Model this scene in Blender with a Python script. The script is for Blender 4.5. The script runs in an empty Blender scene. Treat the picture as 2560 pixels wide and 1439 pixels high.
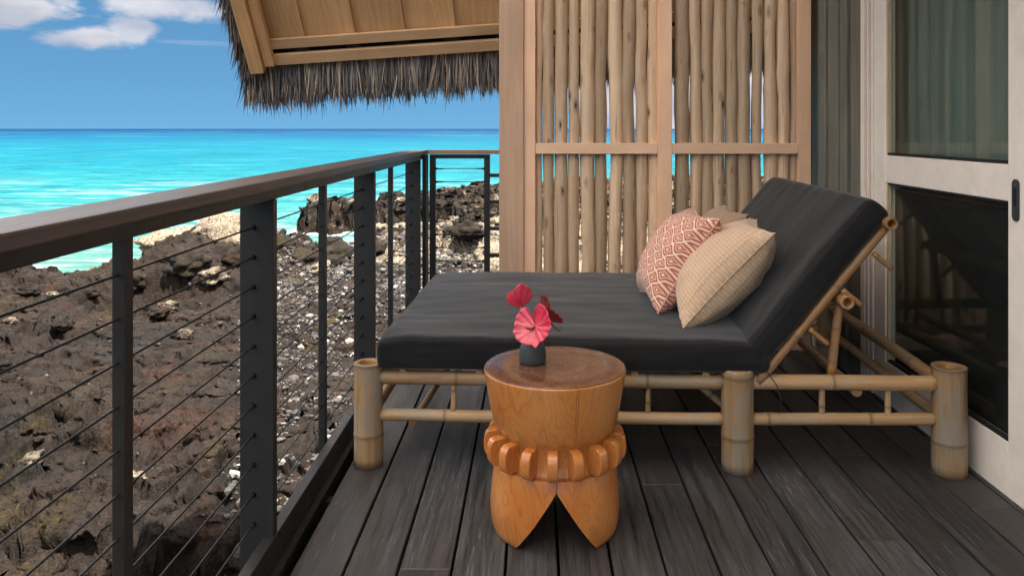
import bpy, bmesh, math, random
import numpy as np
from mathutils import Vector, Matrix, noise as mn

random.seed(7)
R = math.radians
scene = bpy.context.scene
col = scene.collection

# ------------------------------------------------------------------ camera
EYE = 1.2
cam_d = bpy.data.cameras.new('camera')
cam = bpy.data.objects.new('camera', cam_d)
col.objects.link(cam)
cam.location = (0, 0, EYE)
cam.rotation_euler = (R(90), 0, 0)
cam_d.sensor_width = 36
cam_d.lens = 36 * 1970 / 2560
cam_d.shift_x = -(1338 - 1280) / 2560
cam_d.shift_y = -(719.5 - 322) / 2560
cam_d.clip_start = 0.05
cam_d.clip_end = 60000
scene.camera = cam

# ------------------------------------------------------------------ colour management
scene.view_settings.view_transform = 'Standard'
scene.view_settings.look = 'None'
scene.view_settings.exposure = 3.18
scene.view_settings.gamma = 1.0
scene.view_settings.use_curve_mapping = False
scene.cycles.max_bounces = 10
scene.cycles.diffuse_bounces = 6
scene.cycles.transparent_max_bounces = 12

# ------------------------------------------------------------------ sun
SUN_EL, SUN_AZ = 71.0, 135.0            # azimuth clockwise from +Y: behind the camera, on the house side
sdir = Vector((math.sin(R(SUN_AZ)) * math.cos(R(SUN_EL)), math.cos(R(SUN_AZ)) * math.cos(R(SUN_EL)), math.sin(R(SUN_EL))))
sun_d = bpy.data.lights.new('sun', 'SUN')
sun_d.energy = 2.7
sun_d.angle = R(0.5)
sun_d.color = (1.0, 0.94, 0.86)
sun = bpy.data.objects.new('sun', sun_d)
col.objects.link(sun)
sun.rotation_euler = sdir.to_track_quat('Z', 'Y').to_euler()
sun.location = sdir * 50

# ------------------------------------------------------------------ node helpers
def nd(nt, typ, **kw):
    n = nt.nodes.new(typ)
    for k, v in kw.items():
        if k.startswith('i_'):
            key = k[2:]
            key = int(key) if key.isdigit() else key.replace('_', ' ')
            n.inputs[key].default_value = v
        else:
            setattr(n, k, v)
    return n

def lk(nt, a, b):
    nt.links.new(a, b)

def mth(nt, op, a, b=None, c=None, clamp=False):
    n = nt.nodes.new('ShaderNodeMath'); n.operation = op; n.use_clamp = clamp
    for i, v in enumerate((a, b, c)):
        if v is None: continue
        if isinstance(v, (int, float)): n.inputs[i].default_value = v
        else: nt.links.new(v, n.inputs[i])
    return n.outputs[0]

def mix(nt, fac, a, b, blend='MIX'):
    n = nt.nodes.new('ShaderNodeMix'); n.data_type = 'RGBA'; n.blend_type = blend
    for idx, v in ((0, fac), (6, a), (7, b)):
        if isinstance(v, (int, float)): n.inputs[idx].default_value = v
        elif isinstance(v, tuple): n.inputs[idx].default_value = (*v, 1) if len(v) == 3 else v
        else: nt.links.new(v, n.inputs[idx])
    return n.outputs[2]

def ramp(nt, fac, stops, interp='LINEAR'):
    n = nt.nodes.new('ShaderNodeValToRGB'); n.color_ramp.interpolation = interp
    cr = n.color_ramp
    while len(cr.elements) < len(stops): cr.elements.new(0.5)
    for e, (p, c) in zip(cr.elements, stops):
        e.position = p
        e.color = (*c, 1) if isinstance(c, tuple) else (c, c, c, 1)
    nt.links.new(fac, n.inputs[0])
    return n.outputs[0]

def mapr(nt, v, a, b, c=0.0, d=1.0, smooth=False):
    n = nt.nodes.new('ShaderNodeMapRange'); n.clamp = True
    if smooth: n.interpolation_type = 'SMOOTHSTEP'
    nt.links.new(v, n.inputs[0])
    for i, x in enumerate((a, b, c, d)): n.inputs[i + 1].default_value = x
    return n.outputs[0]

def noise(nt, vec, scale, detail=4, rough=0.55, dist=0.0, dims='3D'):
    n = nt.nodes.new('ShaderNodeTexNoise'); n.noise_dimensions = dims
    n.inputs['Scale'].default_value = scale; n.inputs['Detail'].default_value = detail
    n.inputs['Roughness'].default_value = rough; n.inputs['Distortion'].default_value = dist
    if vec is not None: nt.links.new(vec, n.inputs['Vector'])
    return n.outputs[0]

def voro(nt, vec, scale, feature='F1', rand=1.0, out=0):
    n = nt.nodes.new('ShaderNodeTexVoronoi'); n.feature = feature
    n.inputs['Scale'].default_value = scale; n.inputs['Randomness'].default_value = rand
    if vec is not None: nt.links.new(vec, n.inputs['Vector'])
    return n.outputs[out]

def mapping(nt, vec, scale=(1, 1, 1), loc=(0, 0, 0), rot=(0, 0, 0)):
    n = nt.nodes.new('ShaderNodeMapping')
    n.inputs['Scale'].default_value = scale; n.inputs['Location'].default_value = loc; n.inputs['Rotation'].default_value = rot
    nt.links.new(vec, n.inputs['Vector'])
    return n.outputs[0]

def material(name):
    m = bpy.data.materials.new(name); m.use_nodes = True
    nt = m.node_tree
    b = nt.nodes['Principled BSDF']
    return m, nt, b

def bump(nt, b, h, strength=0.3, dist=0.01, prev=None):
    n = nt.nodes.new('ShaderNodeBump')
    n.inputs['Strength'].default_value = strength; n.inputs['Distance'].default_value = dist
    nt.links.new(h, n.inputs['Height'])
    if prev is not None: nt.links.new(prev, n.inputs['Normal'])
    nt.links.new(n.outputs[0], b.inputs['Normal'])
    return n.outputs[0]

def objcoord(nt, rnd=True):
    """object coordinates, shifted for every object so that alike pieces do not repeat"""
    tc = nt.nodes.new('ShaderNodeTexCoord')
    oi = nt.nodes.new('ShaderNodeObjectInfo')
    if not rnd: return tc.outputs['Object'], oi.outputs['Random']
    va = nt.nodes.new('ShaderNodeVectorMath'); va.operation = 'ADD'
    sc = mth(nt, 'MULTIPLY', oi.outputs['Random'], 37.0)
    cb = nt.nodes.new('ShaderNodeCombineXYZ')
    for i in range(3): nt.links.new(sc, cb.inputs[i])
    nt.links.new(tc.outputs['Object'], va.inputs[0]); nt.links.new(cb.outputs[0], va.inputs[1])
    return va.outputs[0], oi.outputs['Random']

# ------------------------------------------------------------------ world: sky and clouds
world = bpy.data.worlds.new('World'); scene.world = world
world.use_nodes = True
wt = world.node_tree
bg = wt.nodes['Background']
bg.inputs['Strength'].default_value = 0.15
tc = nd(wt, 'ShaderNodeTexCoord')
sx = nd(wt, 'ShaderNodeSeparateXYZ'); lk(wt, tc.outputs['Generated'], sx.inputs[0])
zup = mth(wt, 'ADD', mth(wt, 'MULTIPLY', mth(wt, 'MAXIMUM', sx.outputs[2], 0.0), 1.6), 0.30)
cb = nd(wt, 'ShaderNodeCombineXYZ'); lk(wt, sx.outputs[0], cb.inputs[0]); lk(wt, sx.outputs[1], cb.inputs[1]); lk(wt, zup, cb.inputs[2])
nv = nd(wt, 'ShaderNodeVectorMath', operation='NORMALIZE'); lk(wt, cb.outputs[0], nv.inputs[0])
sky = nd(wt, 'ShaderNodeTexSky', sky_type='NISHITA')
sky.sun_disc = False
sky.sun_elevation = R(SUN_EL); sky.sun_rotation = R(SUN_AZ)
sky.air_density = 1.0; sky.dust_density = 0.6; sky.ozone_density = 1.6
lk(wt, nv.outputs[0], sky.inputs[0])
skycol = sky.outputs[0]
az = mth(wt, 'ARCTAN2', sx.outputs[0], sx.outputs[1])
el = mth(wt, 'ARCSINE', sx.outputs[2])
cn = noise(wt, mapping(wt, tc.outputs['Generated'], (15, 15, 34)), 1.0, 10, 0.6, 0.3)
cn2 = noise(wt, mapping(wt, tc.outputs['Generated'], (4, 4, 10), (3, 1, 5)), 1.0, 6, 0.5, 0.1)
def blob(px, py, rx, ry, k=1.0, amt=1.5):
    a0 = math.atan2(px - 1338, 1970); e0 = math.atan2((322 - py), math.hypot(px - 1338, 1970))
    dx = mth(wt, 'DIVIDE', mth(wt, 'SUBTRACT', az, a0), rx / 1970 * math.cos(a0) ** 2)
    dy = mth(wt, 'DIVIDE', mth(wt, 'SUBTRACT', el, e0), ry / 1970 * math.cos(a0))
    d = mth(wt, 'SQRT', mth(wt, 'ADD', mth(wt, 'MULTIPLY', dx, dx), mth(wt, 'MULTIPLY', dy, dy)))
    v = mth(wt, 'ADD', mth(wt, 'SUBTRACT', 1.0, d), mth(wt, 'MULTIPLY', mth(wt, 'SUBTRACT', cn, 0.5), amt))
    return mth(wt, 'MULTIPLY', mapr(wt, v, 0.0, 0.62, 0, 1, True), k)
cl = blob(50, 22, 210, 62, 1.0, 2.1)
for a in ((225, 92, 145, 36, 0.95, 2.0), (330, 80, 85, 44, 0.85, 2.1), (420, 12, 230, 46, 0.85, 2.1), (500, 108, 170, 9, 0.18, 1.0), (1690, 210, 390, 190, 1.0, 0.9), (-900, 60, 420, 70), (2900, 40, 500, 80)):  # includes a bright bank added behind the poles to whiten their gaps
    cl = mth(wt, 'MAXIMUM', cl, blob(*a))
high = mth(wt, 'MULTIPLY', mapr(wt, cn2, 0.44, 0.60, 0, 0.92, True), mapr(wt, sx.outputs[2], 0.20, 0.34))
cs = noise(wt, mapping(wt, tc.outputs['Generated'], (9, 9, 20), (0, 0, 0.35)), 1.0, 7, 0.5, 0.2)
ccol = mix(wt, mapr(wt, cs, 0.35, 0.62), (0.66, 0.64, 0.68), (0.39, 0.415, 0.48))
tint = mix(wt, 1.0, skycol, (0.073, 0.123, 0.128), 'MULTIPLY')
# bright broken cumulus added overhead, out of view, to light the shaded deck
hcol = mix(wt, mapr(wt, cs, 0.35, 0.62), (7.0, 6.2, 5.4), (5.2, 4.7, 4.2))
tint = mix(wt, high, tint, hcol)
final = mix(wt, cl, tint, ccol)
lk(wt, final, bg.inputs['Color'])

# ------------------------------------------------------------------ object helpers
def tag(o, label=None, cat=None, group=None, kind=None):
    if label: o['label'] = label
    if cat: o['category'] = cat
    if group: o['group'] = group
    if kind: o['kind'] = kind
    return o

def empty(name, loc=(0, 0, 0), rot=(0, 0, 0), parent=None):
    o = bpy.data.objects.new(name, None); col.objects.link(o)
    o.empty_display_size = 0.2
    o.location = loc; o.rotation_euler = rot
    if parent: o.parent = parent
    return o

def link_mesh(name, me, m=None, parent=None, loc=(0, 0, 0), rot=(0, 0, 0)):
    o = bpy.data.objects.new(name, me); col.objects.link(o)
    if m is not None and not me.materials: me.materials.append(m)
    if parent: o.parent = parent
    o.location = loc; o.rotation_euler = rot
    return o

def smooth(me, on=True):
    me.polygons.foreach_set('use_smooth', [on] * len(me.polygons))
    return me

def from_np(name, V, F, smooth_on=True):
    """V (n,3), F (m,k) arrays -> mesh"""
    me = bpy.data.meshes.new(name)
    V = np.asarray(V, dtype=np.float32); F = np.asarray(F, dtype=np.int32)
    k = F.shape[1]
    me.vertices.add(len(V)); me.vertices.foreach_set('co', V.ravel())
    me.loops.add(F.size); me.loops.foreach_set('vertex_index', F.ravel())
    me.polygons.add(len(F)); me.polygons.foreach_set('loop_start', np.arange(0, F.size, k, dtype=np.int32))
    me.polygons.foreach_set('use_smooth', np.full(len(F), smooth_on))
    me.update(calc_edges=True); me.validate()
    return me

def add_attr(me, name, vals):
    a = me.attributes.new(name, 'FLOAT', 'POINT')
    a.data.foreach_set('value', np.asarray(vals, dtype=np.float32))

def grid_faces(nr, nc, closed=False):
    i = np.arange(nr - 1)[:, None]; j = np.arange(nc if closed else nc - 1)[None, :]
    j2 = (j + 1) % nc
    a = i * nc + j; b = i * nc + j2; c = (i + 1) * nc + j2; d = (i + 1) * nc + j
    return np.stack([np.broadcast_to(x, a.shape) for x in (a, b, c, d)], -1).reshape(-1, 4)

_boxcache = {}
def box_mesh(sx_, sy_, sz_, bev=0.002, seg=1):
    key = (round(sx_, 4), round(sy_, 4), round(sz_, 4), bev, seg)
    bm = bmesh.new(); bmesh.ops.create_cube(bm, size=1.0)
    bmesh.ops.scale(bm, vec=(sx_, sy_, sz_), verts=bm.verts)
    if bev > 0: bmesh.ops.bevel(bm, geom=bm.edges[:], offset=bev, segments=seg, affect='EDGES', profile=0.6)
    me = bpy.data.meshes.new('box'); bm.to_mesh(me); bm.free()
    return me

def box(name, m, x0, x1, y0, y1, z0, z1, parent=None, bev=0.002, share=True, seg=1):
    s = (x1 - x0, y1 - y0, z1 - z0)
    key = (tuple(round(v, 4) for v in s), bev, seg, m.name)
    me = _boxcache.get(key) if share else None
    if me is None:
        me = box_mesh(*s, bev, seg); me.materials.append(m)
        if share: _boxcache[key] = me
    return link_mesh(name, me, None, parent, ((x0 + x1) / 2, (y0 + y1) / 2, (z0 + z1) / 2))

def frame_from_z(d):
    d = Vector(d).normalized()
    return d.to_track_quat('Z', 'Y').to_matrix()

def tube_mesh(name, pts, radii, seg=14, cap=True):
    """smooth tube along pts (list of Vector)"""
    P = [Vector(p) for p in pts]; n = len(P); V = []; up = None
    for i in range(n):
        t = (P[min(i + 1, n - 1)] - P[max(i - 1, 0)]).normalized()
        if up is None:
            a = Vector((0, 0, 1)) if abs(t.z) < 0.9 else Vector((1, 0, 0)); up = (a - t * a.dot(t)).normalized()
        else: up = (up - t * up.dot(t)).normalized()
        w = t.cross(up)
        r = radii[i] if hasattr(radii, '__len__') else radii
        for k in range(seg):
            a = 2 * math.pi * k / seg
            V.append(P[i] + (up * math.cos(a) + w * math.sin(a)) * r)
    me = bpy.data.meshes.new(name)
    F = [tuple(int(x) for x in f) for f in grid_faces(n, seg, True)]
    if cap:
        F.append(tuple(range(seg))[::-1]); F.append(tuple(range((n - 1) * seg, n * seg)))
    me.from_pydata([tuple(v) for v in V], [], F); me.update()
    smooth(me)
    if cap:
        me.polygons[len(F) - 1].use_smooth = False; me.polygons[len(F) - 2].use_smooth = False
    return me

# ------------------------------------------------------------------ materials
def wood_mat(name, ca, cb_, axis='Z', grain=1.0, rough=0.6, spec=0.35, bmp=0.25, tintvar=0.15, knots=False, coat=0.0, wavy=0.0):
    m, nt, b = material(name)
    v, rnd = objcoord(nt)
    st = {'X': (0.06, 1, 1), 'Y': (1, 0.06, 1), 'Z': (1, 1, 0.06)}[axis]
    big = noise(nt, mapping(nt, v, tuple(s * 9 * grain for s in st)), 1.0, 3, 0.5, 0.6 + wavy)
    rings = mth(nt, 'FRACT', mth(nt, 'MULTIPLY', big, 9.0))
    rings = mapr(nt, mth(nt, 'ABSOLUTE', mth(nt, 'SUBTRACT', rings, 0.5)), 0.05, 0.5, 0, 1)
    fine = noise(nt, mapping(nt, v, tuple((s * 160 if s == 1 else s * 60) * grain for s in st)), 1.0, 3, 0.6)
    fac = mth(nt, 'ADD', mth(nt, 'MULTIPLY', rings, 0.45), mth(nt, 'MULTIPLY', fine, 0.55), clamp=True)
    c = mix(nt, fac, cb_, ca)
    var = mapr(nt, rnd, 0, 1, 1 - tintvar, 1 + tintvar)
    blot = mapr(nt, noise(nt, v, 2.2, 3), 0.3, 0.7, 0.88, 1.1)
    vv = nd(nt, 'ShaderNodeCombineColor'); s = mth(nt, 'MULTIPLY', var, blot)
    for i in range(3): lk(nt, s, vv.inputs[i])
    c = mix(nt, 1.0, c, vv.outputs[0], 'MULTIPLY')
    lk(nt, c, b.inputs['Base Color'])
    lk(nt, mapr(nt, fine, 0.3, 0.7, rough - 0.06, rough + 0.08), b.inputs['Roughness'])
    b.inputs['Specular IOR Level'].default_value = spec
    b.inputs['Coat Weight'].default_value = coat
    b.inputs['Coat Roughness'].default_value = 0.12
    bump(nt, b, fac, bmp, 0.002)
    return m

M = {}
M['cedar'] = wood_mat('pale cedar', (0.88, 0.56, 0.36), (0.80, 0.48, 0.29), 'Z', 1.0, 0.55, bmp=0.2, tintvar=0.06)
M['cedar_x'] = wood_mat('pale cedar rail', (0.88, 0.58, 0.38), (0.80, 0.50, 0.31), 'X', 1.0, 0.55, bmp=0.2, tintvar=0.06)
M['post'] = wood_mat('weathered cedar post', (0.62, 0.40, 0.265), (0.48, 0.295, 0.185), 'Z', 0.8, 0.65, bmp=0.35, tintvar=0.03)
M['ceil'] = wood_mat('golden fir', (0.78, 0.48, 0.235), (0.58, 0.315, 0.125), 'Y', 1.0, 0.5, bmp=0.25, tintvar=0.13)
M['ceil_x'] = wood_mat('golden fir trim', (0.76, 0.50, 0.28), (0.62, 0.37, 0.185), 'X', 1.0, 0.55, bmp=0.2, tintvar=0.04)
M['batten'] = wood_mat('grey stained cladding', (0.228, 0.2166, 0.171), (0.1235, 0.1178, 0.0931), 'Z', 1.0, 0.6, bmp=0.4, tintvar=0.12)
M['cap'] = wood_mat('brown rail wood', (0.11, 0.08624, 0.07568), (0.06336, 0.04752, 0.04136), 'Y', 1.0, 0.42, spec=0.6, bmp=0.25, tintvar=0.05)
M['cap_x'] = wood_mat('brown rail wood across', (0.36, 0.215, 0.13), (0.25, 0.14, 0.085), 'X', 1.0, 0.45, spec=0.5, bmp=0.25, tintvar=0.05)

def deck_mat():
    m, nt, b = material('dark stained decking')
    v, rnd = objcoord(nt)
    fib = noise(nt, mapping(nt, v, (85, 3.0, 85)), 1.0, 5, 0.72)
    fib2 = noise(nt, mapping(nt, v, (240, 9, 240)), 1.0, 2, 0.6)
    streak = mapr(nt, noise(nt, mapping(nt, v, (34, 1.5, 34)), 1.0, 5, 0.7, 0.8), 0.35, 0.72)
    blot = noise(nt, mapping(nt, v, (2.2, 1.4, 2.2)), 1.0, 4, 0.6)
    c = mix(nt, mapr(nt, fib, 0.36, 0.66), (0.00977, 0.008967, 0.008967), (0.05403, 0.05116, 0.05116))
    c = mix(nt, mth(nt, 'MULTIPLY', streak, 0.5), c, (0.09197, 0.08909, 0.08967))
    c = mix(nt, mth(nt, 'MULTIPLY', mapr(nt, blot, 0.5, 0.72), 0.55), c, (0.03973, 0.02152, 0.01573))
    pale = mth(nt, 'MULTIPLY', mapr(nt, fib2, 0.60, 0.72), mapr(nt, blot, 0.62, 0.4))
    c = mix(nt, mth(nt, 'MULTIPLY', pale, 0.75), c, (0.1724, 0.1701, 0.1701))
    s = mapr(nt, rnd, 0, 1, 0.72, 1.3)
    cc = nd(nt, 'ShaderNodeCombineColor')
    for i in range(3): lk(nt, s, cc.inputs[i])
    c = mix(nt, 1.0, c, cc.outputs[0], 'MULTIPLY')
    lk(nt, c, b.inputs['Base Color'])
    lk(nt, mapr(nt, fib, 0.3, 0.7, 0.42, 0.62), b.inputs['Roughness'])
    b.inputs['Specular IOR Level'].default_value = 0.4
    h = mth(nt, 'ADD', fib, mth(nt, 'MULTIPLY', fib2, 0.5))
    bump(nt, b, h, 0.55, 0.0016)
    return m
M['deck'] = deck_mat()

def paint_mat(name, c, rough=0.45, metal=0.0, var=0.06, bm_=0.05, spec=0.5):
    m, nt, b = material(name)
    v, rnd = objcoord(nt)
    n = noise(nt, v, 14, 5, 0.6)
    k = mapr(nt, n, 0.3, 0.7, 1 - var, 1 + var)
    cc = nd(nt, 'ShaderNodeCombineColor')
    for i in range(3): lk(nt, k, cc.inputs[i])
    lk(nt, mix(nt, 1.0, c, cc.outputs[0], 'MULTIPLY'), b.inputs['Base Color'])
    lk(nt, mapr(nt, noise(nt, v, 40, 3), 0.3, 0.7, rough - 0.06, rough + 0.08), b.inputs['Roughness'])
    b.inputs['Metallic'].default_value = metal
    b.inputs['Specular IOR Level'].default_value = spec
    bump(nt, b, noise(nt, v, 180, 2), bm_, 0.001)
    return m
M['white'] = paint_mat('off white paint', (0.86, 0.765, 0.665), 0.45)
M['jamb'] = paint_mat('pinkish timber jamb', (0.62, 0.42, 0.33), 0.5)
M['jamb_y'] = paint_mat('buff timber jamb', (0.55, 0.42, 0.24), 0.5)
M['steel'] = paint_mat('charcoal painted steel', (0.02108, 0.0204, 0.01904), 0.45, 0.0, 0.12, 0.1, 0.45)
M['cable'] = paint_mat('dark steel cable', (0.034, 0.034, 0.03536), 0.35, 0.7, 0.1, 0.02)
M['handle'] = paint_mat('dark bronze handle', (0.0525, 0.06, 0.063), 0.4, 0.3)
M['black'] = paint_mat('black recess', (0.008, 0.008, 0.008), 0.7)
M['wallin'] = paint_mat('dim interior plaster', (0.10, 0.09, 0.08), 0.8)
M['vase'] = paint_mat('matt grey ceramic', (0.03974, 0.04696, 0.04696), 0.5, 0.0, 0.2, 0.2)
M['strap'] = paint_mat('black cord', (0.02, 0.02, 0.02), 0.8)

def glass_mat():
    m, nt, b = material('door glass')
    out = nt.nodes['Material Output']
    nt.nodes.remove(b)
    gl = nd(nt, 'ShaderNodeBsdfGlossy'); gl.inputs['Roughness'].default_value = 0.02
    gl.inputs['Color'].default_value = (0.9, 0.95, 0.93, 1)
    tr = nd(nt, 'ShaderNodeBsdfTransparent'); tr.inputs['Color'].default_value = (0.93, 0.96, 0.95, 1)
    lw = nd(nt, 'ShaderNodeLayerWeight'); lw.inputs[0].default_value = 0.5
    fz = mth(nt, 'MULTIPLY_ADD', mth(nt, 'POWER', lw.outputs['Facing'], 5.0), 0.96, 0.03)
    ms = nd(nt, 'ShaderNodeMixShader')
    lk(nt, fz, ms.inputs[0]); lk(nt, tr.outputs[0], ms.inputs[1]); lk(nt, gl.outputs[0], ms.inputs[2])
    lk(nt, ms.outputs[0], out.inputs[0])
    return m
M['glass'] = glass_mat()

def bamboo_mat(name, ca, cb_, grey):
    m, nt, b = material(name)
    v, rnd = objcoord(nt)
    st = noise(nt, mapping(nt, v, (90, 90, 3)), 1.0, 4, 0.6)
    blot = noise(nt, mapping(nt, v, (14, 14, 6)), 1.0, 5, 0.65)
    c = mix(nt, mapr(nt, st, 0.3, 0.7), cb_, ca)
    c = mix(nt, mth(nt, 'MULTIPLY', mapr(nt, blot, 0.46, 0.60), 0.9), c, grey)
    stn = mapr(nt, noise(nt, mapping(nt, v, (26, 26, 2.6), (3, 9, 1)), 1.0, 5, 0.7, 0.5), 0.56, 0.70, 0, 0.65)
    c = mix(nt, stn, c, (0.20, 0.115, 0.05))
    at = nd(nt, 'ShaderNodeAttribute', attribute_name='node')
    c = mix(nt, mth(nt, 'MULTIPLY', at.outputs['Fac'], 0.85), c, (0.15, 0.095, 0.05))
    spots = voro(nt, mapping(nt, v, (60, 60, 30)), 1.0)
    c = mix(nt, mth(nt, 'MULTIPLY', mapr(nt, spots, 0.14, 0.06), 0.5), c, (0.12, 0.07, 0.04))
    inn = nd(nt, 'ShaderNodeAttribute', attribute_name='inner')
    c = mix(nt, inn.outputs['Fac'], c, (0.34, 0.17, 0.05))
    s = mapr(nt, rnd, 0, 1, 0.85, 1.15)
    cc = nd(nt, 'ShaderNodeCombineColor')
    for i in range(3): lk(nt, s, cc.inputs[i])
    c = mix(nt, 1.0, c, cc.outputs[0], 'MULTIPLY')
    lk(nt, c, b.inputs['Base Color'])
    lk(nt, mapr(nt, blot, 0.3, 0.7, 0.38, 0.6), b.inputs['Roughness'])
    b.inputs['Specular IOR Level'].default_value = 0.45
    bump(nt, b, mth(nt, 'ADD', st, blot), 0.35, 0.0018)
    return m
M['bamboo'] = bamboo_mat('dry bamboo', (0.4696, 0.2915, 0.1417), (0.34, 0.1903, 0.08096), (0.34, 0.2672, 0.1781))
M['bamboo_post'] = bamboo_mat('thick weathered bamboo', (0.4048, 0.2591, 0.1295), (0.2429, 0.1417, 0.06477), (0.2672, 0.2267, 0.17))
M['bamboo_warm'] = bamboo_mat('warm bamboo', (0.3562, 0.1822, 0.06477), (0.2267, 0.1052, 0.03643), (0.2753, 0.1619, 0.08096))

def pole_mat():
    m, nt, b = material('peeled branch wood')
    v, rnd = objcoord(nt)
    st = noise(nt, mapping(nt, v, (60, 60, 2.2)), 1.0, 5, 0.65, 0.3)
    blot = noise(nt, mapping(nt, v, (9, 9, 2.5)), 1.0, 4, 0.6)
    c = mix(nt, mapr(nt, st, 0.3, 0.7), (0.52, 0.345, 0.20), (0.72, 0.52, 0.34))
    c = mix(nt, mapr(nt, blot, 0.52, 0.75, 0, 0.6), c, (0.60, 0.47, 0.34))
    kn = voro(nt, mapping(nt, v, (16, 16, 5.5)), 1.0)
    kmask = mapr(nt, noise(nt, mapping(nt, v, (7, 7, 3.1)), 1.0, 2), 0.42, 0.55, 0.25, 0.0)
    kn = mth(nt, 'ADD', kn, kmask)
    crk = mapr(nt, noise(nt, mapping(nt, v, (110, 110, 1.3), (5, 0, 2)), 1.0, 3, 0.6, 0.2), 0.345, 0.31, 0, 0.7)
    c = mix(nt, crk, c, (0.16, 0.10, 0.06))
    c = mix(nt, mapr(nt, kn, 0.16, 0.28, 0.55, 0.0), c, (0.22, 0.13, 0.075))
    c = mix(nt, mapr(nt, kn, 0.075, 0.12, 0.95, 0.0), c, (0.045, 0.027, 0.018))
    s = mapr(nt, rnd, 0, 1, 0.66, 1.2)
    cc = nd(nt, 'ShaderNodeCombineColor')
    for i in range(3): lk(nt, s, cc.inputs[i])
    c = mix(nt, 1.0, c, cc.outputs[0], 'MULTIPLY')
    lk(nt, c, b.inputs['Base Color'])
    b.inputs['Roughness'].default_value = 0.6
    b.inputs['Specular IOR Level'].default_value = 0.3
    h = mth(nt, 'ADD', mth(nt, 'MULTIPLY', st, 0.6), mth(nt, 'MULTIPLY', mapr(nt, kn, 0.06, 0.25), 1.2))
    bump(nt, b, h, 0.5, 0.003)
    return m
M['pole'] = pole_mat()

def thatch_mat():
    m, nt, b = material('dried palm thatch')
    at = nd(nt, 'ShaderNodeAttribute', attribute_name='tone')
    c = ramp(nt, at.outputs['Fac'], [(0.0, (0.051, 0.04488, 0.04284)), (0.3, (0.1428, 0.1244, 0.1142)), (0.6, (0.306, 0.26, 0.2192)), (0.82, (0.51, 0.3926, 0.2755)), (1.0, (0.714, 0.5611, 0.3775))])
    v, rnd = objcoord(nt)
    n = mapr(nt, noise(nt, mapping(nt, v, (50, 50, 12)), 1.0, 3), 0.3, 0.7, 0.75, 1.25)
    cc = nd(nt, 'ShaderNodeCombineColor')
    for i in range(3): lk(nt, n, cc.inputs[i])
    lk(nt, mix(nt, 1.0, c, cc.outputs[0], 'MULTIPLY'), b.inputs['Base Color'])
    b.inputs['Roughness'].default_value = 0.6
    return m
M['thatch'] = thatch_mat()

def fabric_mat(name, c1, c2, sc_=(3, 40, 40), weave=900, fuzz=0.3):
    m, nt, b = material(name)
    v, rnd = objcoord(nt, False)
    st = noise(nt, mapping(nt, v, sc_), 1.0, 5, 0.6)
    w = noise(nt, mapping(nt, v, (weave, weave, weave)), 1.0, 2)
    blot = noise(nt, v, 5, 4)
    f = mth(nt, 'ADD', mth(nt, 'MULTIPLY', st, 0.75), mth(nt, 'MULTIPLY', blot, 0.25))
    c = mix(nt, mapr(nt, f, 0.38, 0.66), c1, c2)
    lk(nt, c, b.inputs['Base Color'])
    b.inputs['Roughness'].default_value = 0.9
    b.inputs['Specular IOR Level'].default_value = 0.2
    b.inputs['Sheen Weight'].default_value = fuzz
    b.inputs['Sheen Roughness'].default_value = 0.4
    h = mth(nt, 'ADD', mth(nt, 'MULTIPLY', w, 0.5), mth(nt, 'MULTIPLY', noise(nt, mapping(nt, v, (9, 70, 70)), 1.0, 4, 0.7), 0.8))
    bump(nt, b, h, 0.35, 0.002)
    return m
M['charcoal'] = fabric_mat('charcoal canvas', (0.008467, 0.008286, 0.008104), (0.01935, 0.01875, 0.01845), (2.5, 34, 38))
M['piping'] = fabric_mat('charcoal piping', (0.016, 0.016, 0.016), (0.028, 0.028, 0.028), (30, 30, 30))

def curtain_mat():
    m, nt, b = material('grey green curtain')
    v, rnd = objcoord(nt, False)
    n = noise(nt, mapping(nt, v, (120, 120, 2)), 1.0, 3)
    c = mix(nt, n, (0.1802, 0.2495, 0.2148), (0.2633, 0.3326, 0.2911))
    lk(nt, c, b.inputs['Base Color'])
    b.inputs['Roughness'].default_value = 0.9
    t = nd(nt, 'ShaderNodeBsdfTranslucent'); lk(nt, c, t.inputs[0])
    ms = nd(nt, 'ShaderNodeMixShader'); ms.inputs[0].default_value = 0.45
    lk(nt, b.outputs[0], ms.inputs[1]); lk(nt, t.outputs[0], ms.inputs[2]); lk(nt, ms.outputs[0], nt.nodes['Material Output'].inputs[0])
    return m
M['curtain'] = curtain_mat()

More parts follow.
